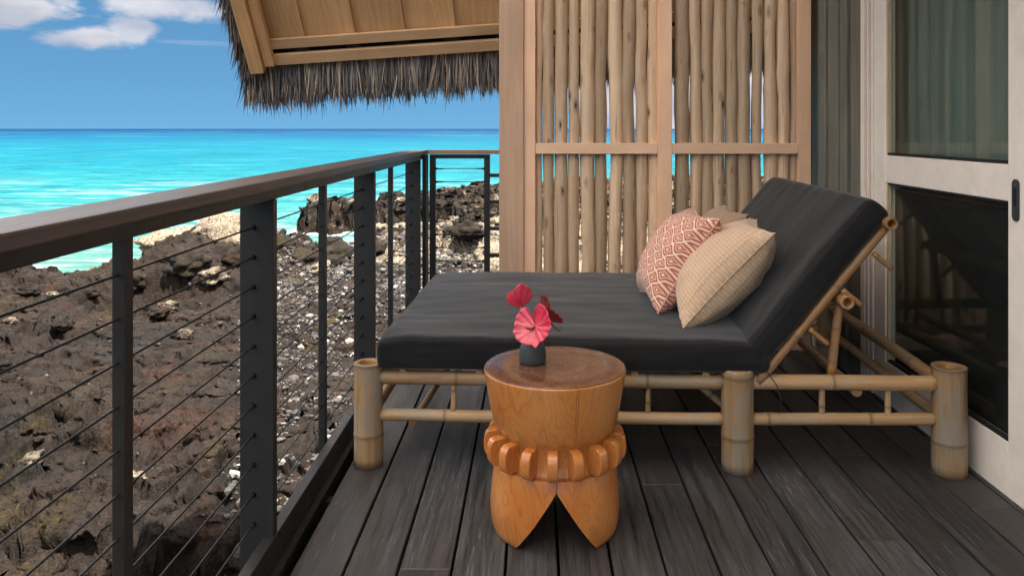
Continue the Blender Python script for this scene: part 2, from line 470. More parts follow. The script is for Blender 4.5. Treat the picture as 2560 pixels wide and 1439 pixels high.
def woven_mat(k=(1, 1, 1)):
    m, nt, b = material('basket weave cloth')
    uv = nd(nt, 'ShaderNodeUVMap'); uv.uv_map = 'uv'
    sp = nd(nt, 'ShaderNodeSeparateXYZ'); lk(nt, uv.outputs[0], sp.inputs[0])
    N = 30.0
    u = mth(nt, 'MULTIPLY', sp.outputs[0], N); v = mth(nt, 'MULTIPLY', sp.outputs[1], N)
    par = mth(nt, 'MODULO', mth(nt, 'ADD', mth(nt, 'FLOOR', u), mth(nt, 'FLOOR', v)), 2.0)
    su = mth(nt, 'ABSOLUTE', mth(nt, 'SINE', mth(nt, 'MULTIPLY', u, math.pi)))
    sv = mth(nt, 'ABSOLUTE', mth(nt, 'SINE', mth(nt, 'MULTIPLY', v, math.pi)))
    mx = nd(nt, 'ShaderNodeMix'); lk(nt, par, mx.inputs[0]); lk(nt, su, mx.inputs[2]); lk(nt, sv, mx.inputs[3])
    w = mx.outputs[0]
    vo, rnd = objcoord(nt)
    blot = noise(nt, vo, 12, 4)
    c = mix(nt, w, (0.42, 0.29, 0.19), (0.66, 0.49, 0.34))
    c = mix(nt, mapr(nt, blot, 0.4, 0.65, 0, 0.35), c, (0.58, 0.46, 0.34))
    c = mix(nt, 1.0, c, k, 'MULTIPLY')
    lk(nt, c, b.inputs['Base Color'])
    b.inputs['Roughness'].default_value = 0.9
    b.inputs['Specular IOR Level'].default_value = 0.2
    b.inputs['Sheen Weight'].default_value = 0.25
    bump(nt, b, w, 0.55, 0.0018)
    return m
M['woven'] = woven_mat((.96, .90, .84))
M['woven_brown'] = woven_mat((.58, .50, .45))

def ikat_mat():
    m, nt, b = material('rust and cream lattice print cloth')
    uv = nd(nt, 'ShaderNodeUVMap'); uv.uv_map = 'uv'
    vo, rnd = objcoord(nt)
    wob = nd(nt, 'ShaderNodeTexNoise'); wob.inputs['Scale'].default_value = 14; lk(nt, uv.outputs[0], wob.inputs['Vector'])
    sp = nd(nt, 'ShaderNodeSeparateXYZ'); lk(nt, uv.outputs[0], sp.inputs[0])
    wn = mth(nt, 'MULTIPLY', mth(nt, 'SUBTRACT', wob.outputs[0], 0.5), 0.011)
    u0 = mth(nt, 'ADD', sp.outputs[0], wn); v0 = mth(nt, 'ADD', sp.outputs[1], wn)
    u = mth(nt, 'MULTIPLY', u0, 5.6); v = mth(nt, 'MULTIPLY', v0, 6.8)
    tri = mth(nt, 'MULTIPLY', mth(nt, 'SUBTRACT', mth(nt, 'PINGPONG', mth(nt, 'MULTIPLY', u, 2.0), 0.5), 0.25), 0.22)
    a_ = mth(nt, 'ADD', mth(nt, 'ADD', u, v), tri); b_ = mth(nt, 'SUBTRACT', mth(nt, 'ADD', mth(nt, 'MULTIPLY', u, 1.25), 20.0), mth(nt, 'ADD', v, tri))
    fa = mth(nt, 'ABSOLUTE', mth(nt, 'SUBTRACT', mth(nt, 'FRACT', a_), 0.5)); fb = mth(nt, 'ABSOLUTE', mth(nt, 'SUBTRACT', mth(nt, 'FRACT', b_), 0.5))
    d = mth(nt, 'MAXIMUM', fa, fb)
    lattice = mapr(nt, d, 0.415, 0.445)
    ring = mapr(nt, mth(nt, 'ABSOLUTE', mth(nt, 'SUBTRACT', d, 0.255)), 0.025, 0.05, 1, 0)
    seed = mapr(nt, d, 0.085, 0.12, 1, 0)
    k = mth(nt, 'MAXIMUM', lattice, mth(nt, 'MAXIMUM', mth(nt, 'MULTIPLY', ring, 0.8), seed))
    bleed = mapr(nt, noise(nt, vo, 60, 4), 0.35, 0.7, 1.0, 0.82)
    k = mth(nt, 'MULTIPLY', k, bleed)
    thr = noise(nt, vo, 500, 2)
    rust = mix(nt, noise(nt, vo, 25, 4), (0.4, 0.085, 0.05), (0.5, 0.15, 0.095))
    c = mix(nt, k, rust, (0.74, 0.62, 0.48))
    lk(nt, c, b.inputs['Base Color'])
    b.inputs['Roughness'].default_value = 0.9
    b.inputs['Specular IOR Level'].default_value = 0.2
    b.inputs['Sheen Weight'].default_value = 0.2
    bump(nt, b, thr, 0.35, 0.0015)
    return m
M['ikat'] = ikat_mat()

def teak_mat():
    m, nt, b = material('polished orange hardwood')
    v, rnd = objcoord(nt, False)
    warp = noise(nt, mapping(nt, v, (3.2, 3.2, 2.0)), 1.0, 3, 0.5, 0.9)
    r1 = mth(nt, 'FRACT', mth(nt, 'MULTIPLY', warp, 26.0))
    r1 = mapr(nt, r1, 0.0, 0.32, 1.0, 0.0)
    fine = noise(nt, mapping(nt, v, (160, 160, 30)), 1.0, 3)
    blot = noise(nt, mapping(nt, v, (4, 4, 3), (2, 1, 7)), 1.0, 3)
    c = mix(nt, mapr(nt, blot, 0.35, 0.65), (0.50, 0.155, 0.026), (0.62, 0.255, 0.070))
    c = mix(nt, mth(nt, 'MULTIPLY', r1, mapr(nt, blot, 0.3, 0.6, 0.5, 0.28)), c, (0.216, 0.064, 0.0144))
    c = mix(nt, mapr(nt, fine, 0.5, 0.75, 0, 0.22), c, (0.192, 0.068, 0.016))
    ck = nd(nt, 'ShaderNodeAttribute', attribute_name='crack')
    c = mix(nt, ck.outputs['Fac'], c, (0.064, 0.028, 0.012))
    lk(nt, c, b.inputs['Base Color'])
    b.inputs['Roughness'].default_value = 0.32
    b.inputs['Coat Weight'].default_value = 0.45
    b.inputs['Coat Roughness'].default_value = 0.13
    bump(nt, b, mth(nt, 'ADD', fine, mth(nt, 'MULTIPLY', noise(nt, v, 25, 2), 1.5)), 0.12, 0.0016)
    return m
M['teak'] = teak_mat()

def teaktop_mat():
    m, nt, b = material('polished brown end grain')
    v, rnd = objcoord(nt, False)
    sp = nd(nt, 'ShaderNodeSeparateXYZ'); lk(nt, v, sp.inputs[0])
    dx = mth(nt, 'SUBTRACT', sp.outputs[0], 0.03); dy = mth(nt, 'ADD', sp.outputs[1], 0.02)
    rr = mth(nt, 'SQRT', mth(nt, 'ADD', mth(nt, 'MULTIPLY', dx, dx), mth(nt, 'MULTIPLY', dy, dy)))
    w = noise(nt, v, 11, 4, 0.6, 0.4)
    q = mth(nt, 'ADD', mth(nt, 'MULTIPLY', rr, 95.0), mth(nt, 'MULTIPLY', w, 7.0))
    rings = mapr(nt, mth(nt, 'SINE', q), -1, 1, 0, 1)
    ang = mth(nt, 'ARCTAN2', dx, dy)
    cbv = nd(nt, 'ShaderNodeCombineXYZ'); lk(nt, mth(nt, 'MULTIPLY', ang, 7.0), cbv.inputs[0]); lk(nt, mth(nt, 'MULTIPLY', rr, 9.0), cbv.inputs[1])
    ray = mapr(nt, noise(nt, cbv.outputs[0], 1.6, 4, 0.6), 0.52, 0.72)
    mot = mapr(nt, noise(nt, v, 16, 6, 0.65), 0.42, 0.68)
    c = mix(nt, rings, (0.1033, 0.03825, 0.01836), (0.1606, 0.06502, 0.0306))
    heart = mapr(nt, rr, 0.15, 0.02, 0, 0.75)
    c = mix(nt, mth(nt, 'MULTIPLY', mth(nt, 'MULTIPLY', mot, heart), 1.0), c, (0.2754, 0.153, 0.08798))
    c = mix(nt, mth(nt, 'MULTIPLY', ray, 0.25), c, (0.2525, 0.13, 0.0612))
    lk(nt, c, b.inputs['Base Color'])
    lk(nt, mapr(nt, mot, 0, 1, 0.20, 0.42), b.inputs['Roughness'])
    b.inputs['Coat Weight'].default_value = 0.35
    b.inputs['Coat Roughness'].default_value = 0.16
    bump(nt, b, noise(nt, v, 30, 3), 0.08, 0.002)
    return m
M['teaktop'] = teaktop_mat()

def petal_mat(name, c1, c2):
    m, nt, b = material(name)
    at = nd(nt, 'ShaderNodeAttribute', attribute_name='vein')
    v, rnd = objcoord(nt)
    n = noise(nt, v, 60, 4)
    f = mth(nt, 'ADD', mth(nt, 'MULTIPLY', at.outputs['Fac'], 0.38), mth(nt, 'MULTIPLY', mth(nt, 'SUBTRACT', n, 0.5), 0.8), clamp=True)
    lk(nt, mix(nt, f, c1, c2), b.inputs['Base Color'])
    b.inputs['Roughness'].default_value = 0.28
    b.inputs['Specular IOR Level'].default_value = 0.6
    b.inputs['Coat Weight'].default_value = 0.3
    b.inputs['Coat Roughness'].default_value = 0.2
    bump(nt, b, n, 0.15, 0.001)
    return m
M['pink'] = petal_mat('glossy pink red spathe', (0.56, 0.009999, 0.04), (0.66, 0.11, 0.17))
M['crimson'] = petal_mat('dark crimson spathe', (0.2851, 0.006336, 0.01742), (0.396, 0.02376, 0.0396))
M['spadix'] = paint_mat('red spadix', (0.396, 0.03564, 0.02376), 0.4, 0, 0.3, 0.4)
M['spadix_brown'] = paint_mat('brown spadix', (0.1188, 0.03564, 0.02218), 0.5, 0, 0.3, 0.4)
M['spadix_olive'] = paint_mat('olive spadix', (0.2218, 0.1109, 0.02376), 0.45, 0, 0.3, 0.4)
M['stem'] = paint_mat('green stem', (0.2693, 0.2693, 0.05544), 0.4)

def lava_mat(name='weathered lava rock', pale_c=(0.25, 0.205, 0.15)):
    m, nt, b = material(name)
    g = nd(nt, 'ShaderNodeNewGeometry')
    p = g.outputs['Position']
    n1 = noise(nt, p, 0.55, 5, 0.6); n2 = noise(nt, p, 2.6, 6, 0.65, 0.4); n3 = noise(nt, p, 16, 6, 0.7)
    pa = mapping(nt, p, (1, 1, 1), (17, 3, 0))
    red = mapr(nt, noise(nt, pa, 0.9, 4, 0.6, 0.6), 0.55, 0.68)
    pb = mapping(nt, p, (1, 1, 1), (-7, 31, 0))
    olive = mapr(nt, noise(nt, pb, 0.6, 5, 0.65, 0.5), 0.54, 0.66)
    gr = mapr(nt, noise(nt, pb, 1.5, 5, 0.65, 0.2), 0.56, 0.68)
    c = mix(nt, mapr(nt, n1, 0.35, 0.65), (0.006829, 0.005371, 0.00446), (0.01912, 0.01275, 0.0091))
    c = mix(nt, mth(nt, 'MULTIPLY', mapr(nt, n2, 0.42, 0.70), 0.45), c, (0.02822, 0.02185, 0.01684))
    c = mix(nt, mth(nt, 'MULTIPLY', red, 0.5), c, (0.03868, 0.01684, 0.01093))
    c = mix(nt, mth(nt, 'MULTIPLY', mth(nt, 'MULTIPLY', olive, mapr(nt, n2, 0.4, 0.55)), 0.6), c, (0.03868, 0.0264, 0.00819))
    c = mix(nt, mth(nt, 'MULTIPLY', gr, 0.55), c, (0.01821, 0.01821, 0.01866))
    c = mix(nt, mapr(nt, n3, 0.52, 0.30, 0, 0.6), c, (0.004551, 0.004096, 0.003641))
    mc = mapr(nt, noise(nt, p, 34, 5, 0.7, 0.3), 0.30, 0.70, 0.30, 1.75)
    cc = nd(nt, 'ShaderNodeCombineColor')
    for i in range(3): lk(nt, mc, cc.inputs[i])
    c = mix(nt, 1.0, c, cc.outputs[0], 'MULTIPLY')
    at = nd(nt, 'ShaderNodeAttribute', attribute_name='pale')
    pn = mapr(nt, mth(nt, 'ADD', at.outputs['Fac'], mth(nt, 'MULTIPLY', mth(nt, 'SUBTRACT', n2, 0.5), 1.6)), 0.32, 0.62)
    pc = mix(nt, mapr(nt, n3, 0.42, 0.58), (0.075, 0.056, 0.04), pale_c)
    c = mix(nt, pn, c, pc)
    sp = voro(nt, p, 9.0)
    spm = mth(nt, 'MULTIPLY', mapr(nt, sp, 0.10, 0.06), mapr(nt, n2, 0.5, 0.55))
    c = mix(nt, mth(nt, 'MULTIPLY', spm, 0.35), c, (0.1001, 0.091, 0.07735))
    lk(nt, c, b.inputs['Base Color'])
    b.inputs['Roughness'].default_value = 0.85
    b.inputs['Specular IOR Level'].default_value = 0.12
    h = mth(nt, 'ADD', mth(nt, 'MULTIPLY', n3, 0.6), mth(nt, 'ADD', n2, mth(nt, 'MULTIPLY', noise(nt, p, 60, 3, 0.6), 0.15)))
    bump(nt, b, h, 1.0, 0.12)
    return m
M['lava'] = lava_mat()

def pebble_mat():
    m, nt, b = material('mixed beach rubble')
    at = nd(nt, 'ShaderNodeAttribute', attribute_name='tone')
    c = ramp(nt, at.outputs['Fac'], [(0.0, (0.01053, 0.009288, 0.008672)), (0.5, (0.02786, 0.02291, 0.01982)), (0.78, (0.05573, 0.04954, 0.04334)), (0.86, (0.08672, 0.0743, 0.06192)), (0.93, (0.1548, 0.1424, 0.1238)), (1.0, (0.2106, 0.1982, 0.1796))])
    lk(nt, c, b.inputs['Base Color'])
    b.inputs['Roughness'].default_value = 0.8
    g = nd(nt, 'ShaderNodeNewGeometry')
    bump(nt, b, noise(nt, g.outputs['Position'], 50, 4), 0.5, 0.02)
    return m
M['pebble'] = pebble_mat()

def sea_mat():
    m, nt, b = material('tropical sea water')
    g = nd(nt, 'ShaderNodeNewGeometry'); p = g.outputs['Position']
    sp = nd(nt, 'ShaderNodeSeparateXYZ'); lk(nt, p, sp.inputs[0])
    ly = mth(nt, 'LOGARITHM', mth(nt, 'MAXIMUM', sp.outputs[1], 8.0), 10.0)      # 1.5 at 32 m .. 4 at 10 km
    big = noise(nt, mapping(nt, p, (0.004, 0.012, 1)), 1.0, 5, 0.6)
    f = mth(nt, 'ADD', ly, mth(nt, 'MULTIPLY', mth(nt, 'SUBTRACT', big, 0.5), 0.55))
    c = ramp(nt, mapr(nt, f, 1.4, 3.9), [
        (0.00, (0.036, 0.105, 0.092)), (0.10, (0.006, 0.098, 0.106)), (0.22, (0.001, 0.078, 0.106)), (0.34, (0.0003, 0.066, 0.102)),
        (0.45, (0.0003, 0.046, 0.092)), (0.56, (0.0004, 0.030, 0.076)), (0.70, (0.0004, 0.019, 0.058)), (1.0, (0.0004, 0.015, 0.050))])
    def streaks(sx_, sy_, lo, hi, y0, y1, y2, y3):
        n = mapr(nt, noise(nt, mapping(nt, p, (sx_, sy_, 1)), 1.0, 5, 0.62, 0.3), lo, hi)
        w = mth(nt, 'MULTIPLY', mapr(nt, sp.outputs[1], y0, y1), mapr(nt, sp.outputs[1], y2, y3, 1, 0))
        return mth(nt, 'MULTIPLY', n, w)
    dark = mth(nt, 'MAXIMUM', streaks(0.20, 0.36, 0.50, 0.60, 30, 45, 90, 140), mth(nt, 'MAXIMUM', streaks(0.07, 0.085, 0.48, 0.58, 70, 120, 260, 380), streaks(0.020, 0.012, 0.50, 0.60, 220, 400, 1500, 2500)))
    c = mix(nt, mth(nt, 'MULTIPLY', dark, 0.75), c, (0.00086, 0.05332, 0.0817))
    lite = mth(nt, 'MAXIMUM', streaks(0.12, 0.30, 0.54, 0.64, 30, 40, 80, 130), mth(nt, 'MAXIMUM', streaks(0.05, 0.07, 0.56, 0.66, 70, 120, 220, 330), streaks(0.012, 0.010, 0.57, 0.66, 220, 350, 900, 1400)))
    c = mix(nt, mth(nt, 'MULTIPLY', lite, 0.28), c, (0.0344, 0.1634, 0.1634))
    foam = streaks(0.10, 0.42, 0.50, 0.60, 40, 46, 54, 68)
    foam2 = streaks(0.5, 1.3, 0.53, 0.62, 20, 24, 36, 44)
    fm = mth(nt, 'MAXIMUM', mth(nt, 'MULTIPLY', foam, 0.32), mth(nt, 'MULTIPLY', foam2, 0.6))
    at = nd(nt, 'ShaderNodeAttribute', attribute_name='shore')
    sn = noise(nt, p, 1.6, 6, 0.7, 0.4)
    fm = mth(nt, 'MAXIMUM', fm, mapr(nt, mth(nt, 'ADD', at.outputs['Fac'], mth(nt, 'MULTIPLY', mth(nt, 'SUBTRACT', sn, 0.5), 1.5)), 0.55, 0.8))
    c = mix(nt, fm, c, (0.22, 0.23, 0.23))
    lk(nt, c, b.inputs['Base Color'])
    b.inputs['Roughness'].default_value = 0.35
    b.inputs['Specular IOR Level'].default_value = 0.035
    w1 = noise(nt, mapping(nt, p, (0.8, 2.2, 1)), 1.0, 6, 0.6, 0.3)
    w2 = noise(nt, mapping(nt, p, (0.09, 0.3, 1)), 1.0, 4, 0.6)
    h = mth(nt, 'ADD', mth(nt, 'MULTIPLY', w1, 0.35), mth(nt, 'MULTIPLY', w2, 1.8))
    nrm = bump(nt, b, h, 0.9, 0.9)
    df = nd(nt, 'ShaderNodeBsdfDiffuse'); lk(nt, c, df.inputs[0]); lk(nt, nrm, df.inputs['Normal'])
    gl = nd(nt, 'ShaderNodeBsdfGlossy'); gl.inputs['Roughness'].default_value = 0.22; lk(nt, nrm, gl.inputs['Normal'])
    ms = nd(nt, 'ShaderNodeMixShader'); ms.inputs[0].default_value = 0.045
    lk(nt, df.outputs[0], ms.inputs[1]); lk(nt, gl.outputs[0], ms.inputs[2]); lk(nt, ms.outputs[0], nt.nodes['Material Output'].inputs[0])
    return m
M['sea'] = sea_mat()

# ------------------------------------------------------------------ numpy noise for the terrain
rng = np.random.RandomState(11)
PERM = rng.permutation(4096)
GR = rng.rand(4096) * 2 * np.pi
def hsh(ix, iy, s=0):
    return PERM[(PERM[(ix + s * 57) & 4095] + iy * 13 + s * 101) & 4095]
def perlin(x, y, s=0):
    xi = np.floor(x).astype(np.int64); yi = np.floor(y).astype(np.int64)
    xf = x - xi; yf = y - yi
    u = xf * xf * xf * (xf * (xf * 6 - 15) + 10); v = yf * yf * yf * (yf * (yf * 6 - 15) + 10)
    def g(i, j):
        a = GR[hsh(xi + i, yi + j, s)]
        return np.cos(a) * (xf - i) + np.sin(a) * (yf - j)
    return ((g(0, 0) * (1 - u) + g(1, 0) * u) * (1 - v) + (g(0, 1) * (1 - u) + g(1, 1) * u) * v) * 1.5
def fbm(x, y, o=4, s=0, g=0.5):
    t = 0; a = 1.0
    for k in range(o):
        t = t + a * perlin(x, y, s + k); x = x * 2.03 + 7.1; y = y * 2.03 - 3.3; a *= g
    return t
def ridged(x, y, o=4, s=0):
    t = 0; a = 1.0
    for k in range(o):
        t = t + a * (1 - 2 * np.abs(perlin(x, y, s + k))); x = x * 2.1 + 3.7; y = y * 2.1 + 1.9; a *= 0.5
    return t
def voronoi(x, y, s=0):
    xi = np.floor(x).astype(np.int64); yi = np.floor(y).astype(np.int64)
    f1 = np.full(x.shape, 9.0); f2 = np.full(x.shape, 9.0); cid = np.zeros(x.shape, dtype=np.int64)
    for i in (-1, 0, 1):
        for j in (-1, 0, 1):
            h = hsh(xi + i, yi + j, s); h2 = hsh(yi + j + 977, xi + i, s + 3)
            dx = xi + i + h / 4096.0 - x; dy = yi + j + h2 / 4096.0 - y
            d = np.sqrt(dx * dx + dy * dy)
            c = d < f1
            f2 = np.where(c, f1, np.minimum(f2, d)); cid = np.where(c, h, cid); f1 = np.where(c, d, f1)
    return f1, f2, cid
def sstep(a, b, x):
    t = np.clip((x - a) / (b - a), 0, 1); return t * t * (3 - 2 * t)

SEA_Z = -3.0
def shore_y(X):
    xs = np.array([-60, -30, -16, -13, -12, -10.5, -9.2, -8.0, -6.5, -4.5, -2.5, 0, 3, 8, 30])
    ys = np.array([10, 12.5, 16, 18.0, 23.5, 26.5, 27.0, 25.6, 24.6, 26.5, 29, 33, 36, 40, 46])
    return np.interp(X, xs, ys)
def mound(X, Y, x0, y0, rx, ry, s):
    d = np.sqrt(((X - x0) / rx) ** 2 + ((Y - y0) / ry) ** 2) + 0.22 * fbm(X / 1.3, Y / 1.3, 4, s)
    return sstep(1.15, 0.72, d)
def height(X, Y):
    wx = X + 0.35 * fbm(X / 1.1, Y / 1.1, 3, 20); wy = Y + 0.35 * fbm(X / 1.1 + 9, Y / 1.1, 3, 24)
    h = -2.42 + 0.30 * fbm(X / 5.5, Y / 5.5, 3, 1)
    f1, f2, c = voronoi(wx / 1.9, wy / 1.5, 5)
    smoothzone = sstep(-5.5, -4.0, X) * 0 + sstep(6, 3, np.abs(X + 3.2)) * sstep(9, 11, Y) * sstep(23, 20, Y)   # rubble flat
    rg = 1 - 0.7 * smoothzone
    edge = np.clip((f2 - f1) / 0.15, 0, 1)
    h = h + rg * ((c / 4096.0 - 0.5) * 0.46 * edge - 0.17 * (1 - edge))
    f1, f2, c = voronoi(wx / 0.62 + 3, wy / 0.5, 8)
    edge = np.clip((f2 - f1) / 0.16, 0, 1)
    h = h + rg * ((c / 4096.0 - 0.5) * 0.17 * edge - 0.075 * (1 - edge) - 0.05 * f1)
    h = h + rg * 0.10 * ridged(wx / 1.2, wy / 1.2, 4, 30) + 0.034 * ridged(X / 0.30, Y / 0.30, 4, 40) + 0.03 * fbm(X / 0.13, Y / 0.13, 3, 50)
    # a cave-like pit beside a ledge
    pit = np.exp(-(((X + 8.75) / 0.95) ** 2 + ((Y - 17.4) / 0.75) ** 2) ** 2)
    h = h - 0.75 * pit
    led = mound(X, Y, -7.6, 18.8, 1.9, 1.2, 60); h = h + 0.35 * led * (1 - pit)
    h = h - 0.32 * sstep(18.5, 22, Y) * sstep(-8.4, -9.4, X)
    # shore
    s = Y - shore_y(X) + 0.9 * fbm(X / 2.2, Y / 2.2, 3, 70)
    rimmed = h + 0.25 * np.exp(-((s + 1.2) / 1.2) ** 2)
    land = sstep(0.9, -0.9, s)
    out = -4.4 + (rimmed + 4.4) * land
    # outcrops standing in the water
    rough = 0.30 * ridged(wx / 1.7, wy / 1.7, 4, 80) + 0.12 * ridged(X / 0.5, Y / 0.5, 3, 83)
    f1, f2, c = voronoi(wx / 1.6, wy / 1.1, 12); ed = np.clip((f2 - f1) / 0.15, 0, 1)
    rough = rough + (c / 4096.0 - 0.5) * 0.4 * ed - 0.12 * (1 - ed)
    for (x0, y0, rx, ry, top, sd) in ((-8.3, 33.0, 1.7, 1.9, -1.65, 90), (-6.4, 34.5, 1.9, 2.0, -1.95, 93), (-4.4, 36.5, 3.2, 2.6, -1.75, 96), (-1.6, 38.0, 3.4, 3.0, -1.55, 99), (3.5, 39.5, 4.5, 3.0, -1.35, 102),
                                      (-1.2, 31.5, 2.6, 1.7, -2.0, 105), (10, 42, 6, 4, -1.3, 108), (-8.7, 27.4, 1.2, 0.8, -2.35, 111)):
        k = mound(X, Y, x0, y0, rx, ry, sd)
        out = np.maximum(out, -4.4 + (top - 0.5 + rough * 0.75 + 4.4) * k)
    return out
def pale_mask(X, Y):
    s = Y - shore_y(X)
    left = sstep(-2.0, -0.5, s) * sstep(-8.6, -9.6, X) * sstep(-13.2, -12.2, X) * sstep(3.0, 2.0, s) * 0.9
    rim = sstep(-0.7, -0.1, s) * sstep(1.4, .6, s) * 0.55
    right = sstep(-7.0, -4.0, X) * sstep(17.5, 21.5, Y) * sstep(31.5, 29.5, Y) * 0.50
    outc = sstep(29, 31, Y) * 0.20 + sstep(-3.5, 0, X) * sstep(29, 31, Y) * 0.16
    return np.clip(np.maximum(np.maximum(left, rim), np.maximum(right, outc)), 0, 1)

def build_terrain():
    NU, NY = 900, 780
    u = np.linspace(-1.02, 0.52, NU); t = np.linspace(0, 1, NY)
    Yr = 3.6 * (60 / 3.6) ** t
    Yg, Ug = np.meshgrid(Yr, u, indexing='ij')
    Xg = Ug * (Yg + 1.0)
    Z = height(Xg, Yg)
    # sideways push gives overhangs and crumbly edges
    k = (0.08 + 0.16 * sstep(26, 30, Yg)) * np.clip((Z + 3.4) / 1.0, 0, 1)
    Xd = Xg + k * fbm(Xg / 0.3, Yg / 0.3 + Z * 3, 3, 120); Yd = Yg + k * 1.4 * fbm(Xg / 0.3 + 5, Yg / 0.3 + Z * 3, 3, 130)
    V = np.stack([Xd, Yd, Z], -1).reshape(-1, 3)
    me = from_np('lava_ground', V, grid_faces(NY, NU)[:, ::-1])
    add_attr(me, 'pale', pale_mask(Xg, Yg).ravel())
    o = link_mesh('lava_ground', me, M['lava'])
    tag(o, kind='structure')
    # coarse ground behind and beside the house
    V = [(-400, -400, -3.9), (400, -400, -3.9), (400, 70, -4.6), (-400, 70, -4.6)]
    me = bpy.data.meshes.new('seabed'); me.from_pydata(V, [], [(0, 1, 2, 3)]); me.update()
    tag(link_mesh('seabed', me, M['lava']), kind='structure')
    xs = np.linspace(-60, 60, 160); ys = np.linspace(-60, 3.9, 90)
    Yb, Xb = np.meshgrid(ys, xs, indexing='ij')
    Zb = -2.35 + 0.25 * fbm(Xb / 5, Yb / 5, 3, 1) + 0.1 * ridged(Xb / 1.5, Yb / 1.5, 2, 30)
    me = from_np('lava_ground', np.stack([Xb, Yb, Zb], -1).reshape(-1, 3), grid_faces(90, 160)[:, ::-1])
    add_attr(me, 'pale', np.zeros(Xb.size))
    tag(link_mesh('lava_ground', me, M['lava']), kind='structure')
build_terrain()

def build_sea():
    NU, NY = 260, 420
    u = np.linspace(-1.15, 0.75, NU); t = np.linspace(0, 1, NY)
    Yr = 14 * (170 / 14) ** t
    Yg, Ug = np.meshgrid(Yr, u, indexing='ij'); Xg = Ug * (Yg + 2)
    amp = 0.05 + 0.05 * sstep(30, 80, Yg); fade = sstep(170, 120, Yg)
    Z = SEA_Z + fade * amp * (ridged(Xg / 7, Yg / 2.6, 3, 200) * 0.6 + fbm(Xg / 1.8, Yg / 0.8, 3, 210) * 0.5)
    me = from_np('sea', np.stack([Xg, Yg, Z], -1).reshape(-1, 3), grid_faces(NY, NU)[:, ::-1])
    # foam where the water meets rock
    H = height(Xg, Yg)
    H2 = np.maximum.reduce([height(Xg + dx, Yg + dy) for dx, dy in ((0.5, 0), (-0.5, 0), (0, 0.6), (0, -0.6))])
    sh = sstep(-3.9, -3.1, np.maximum(H, H2)) * 0.78
    add_attr(me, 'shore', sh.ravel())
    tag(link_mesh('sea', me, M['sea']), kind='structure')
    # the open sea out to the horizon
    F = 40000
    V = [(-F, 169.5, SEA_Z - .02), (F, 169.5, SEA_Z - .02), (F, F, SEA_Z - .02), (-F, F, SEA_Z - .02), (-F, -300, SEA_Z - .02), (-196, -300, SEA_Z - .02), (-196, 169.5, SEA_Z - .02)]
    V += [(-15, 12, SEA_Z - .02), (-196, 12, SEA_Z - .02)]
    me = bpy.data.meshes.new('open_sea'); me.from_pydata(V, [], [(0, 1, 2, 3), (4, 5, 6, 0)]); me.update()
    tag(link_mesh('open_sea', me, M['sea']), kind='structure')
build_sea()

# ------------------------------------------------------------------ rocks
def rock_mesh(name, seed, sub=4, flat=0.7, jag=0.35):
    bm = bmesh.new(); bmesh.ops.create_icosphere(bm, subdivisions=sub, radius=1.0)
    off = Vector((seed * 13.1, seed * 7.7, seed * 3.3))
    for v in bm.verts:
        p = v.co.copy()
        d, pts = mn.voronoi(p * 1.15 + off)
        r = 0.72 + 0.45 * (d[1] - d[0]) + jag * mn.fractal(p * 1.6 + off, 0.9, 2.1, 5) * 0.6 + 0.06 * mn.noise(p * 9 + off)
        v.co = p * r; v.co.z *= flat
    me = bpy.data.meshes.new(name); bm.to_mesh(me); bm.free(); smooth(me)
    return me
def hz(x, y):
    return float(height(np.array([x]), np.array([y]))[0])
rockm = {}
for kind, pv in (('lava', 0.0), ('pale', 1.0), ('mixed', 0.45)):
    rockm[kind] = []
    for i in range(5):
        me = rock_mesh('boulder', i + 1 + {'lava': 0, 'pale': 10, 'mixed': 20}[kind], 4, 0.62)
        add_attr(me, 'pale', np.full(len(me.vertices), pv)); me.materials.append(M['lava']); rockm[kind].append(me)
def rock(name, kind, x, y, s, label, group=None, sz=None, sink=0.25, rz=None):
    me = random.choice(rockm[kind])
    o = link_mesh(name, me)
    sz = sz or (1, 1, 1)
    o.scale = (s * sz[0], s * sz[1], s * sz[2])
    o.location = (x, y, max(hz(x, y), -3.2) + s * sz[2] * (0.62 - sink) * 0.5)
    o.rotation_euler = (random.uniform(-.25, .25), random.uniform(-.25, .25), random.uniform(0, 6.28) if rz is None else rz)
    tag(o, label, 'rock', group)
    return o
# the two big pale rocks on the shore crest and their neighbours
rock('pale_boulder', 'pale', -11.35, 25.3, 1.15, 'low cream rock at the water edge, left of the taller cream rock', sz=(1.35, .8, .75), rz=0.3)
rock('pale_boulder', 'pale', -10.15, 25.4, 1.0, 'tall jagged cream rock with black hollow, at the water edge', sz=(1.05, .8, 1.35), rz=1.0)
rock('pale_boulder', 'pale', -9.25, 25.6, 0.95, 'cream rock half hidden behind the widest railing post', sz=(1.2, .9, 1.1), rz=2.0)
rock('lava_boulder', 'lava', -10.75, 25.1, 0.55, 'black rock wedged between the cream shore rocks', sz=(1, 1, 1.1))
for i in range(6):
    x = random.uniform(-12.8, -9.2)
    rock('pale_stone', 'pale', x, 24.1 + random.uniform(-.4, .5), random.uniform(.16, .32), 'small cream stone lying in front of the shore rocks', 'cream stones on the shore crest')
for o_ in [o for o in col.objects if o.name.startswith('pale_boulder')][:3]:
    o_.location.z = -2.22 if abs(o_.location.x + 10.15) < .1 else -2.42
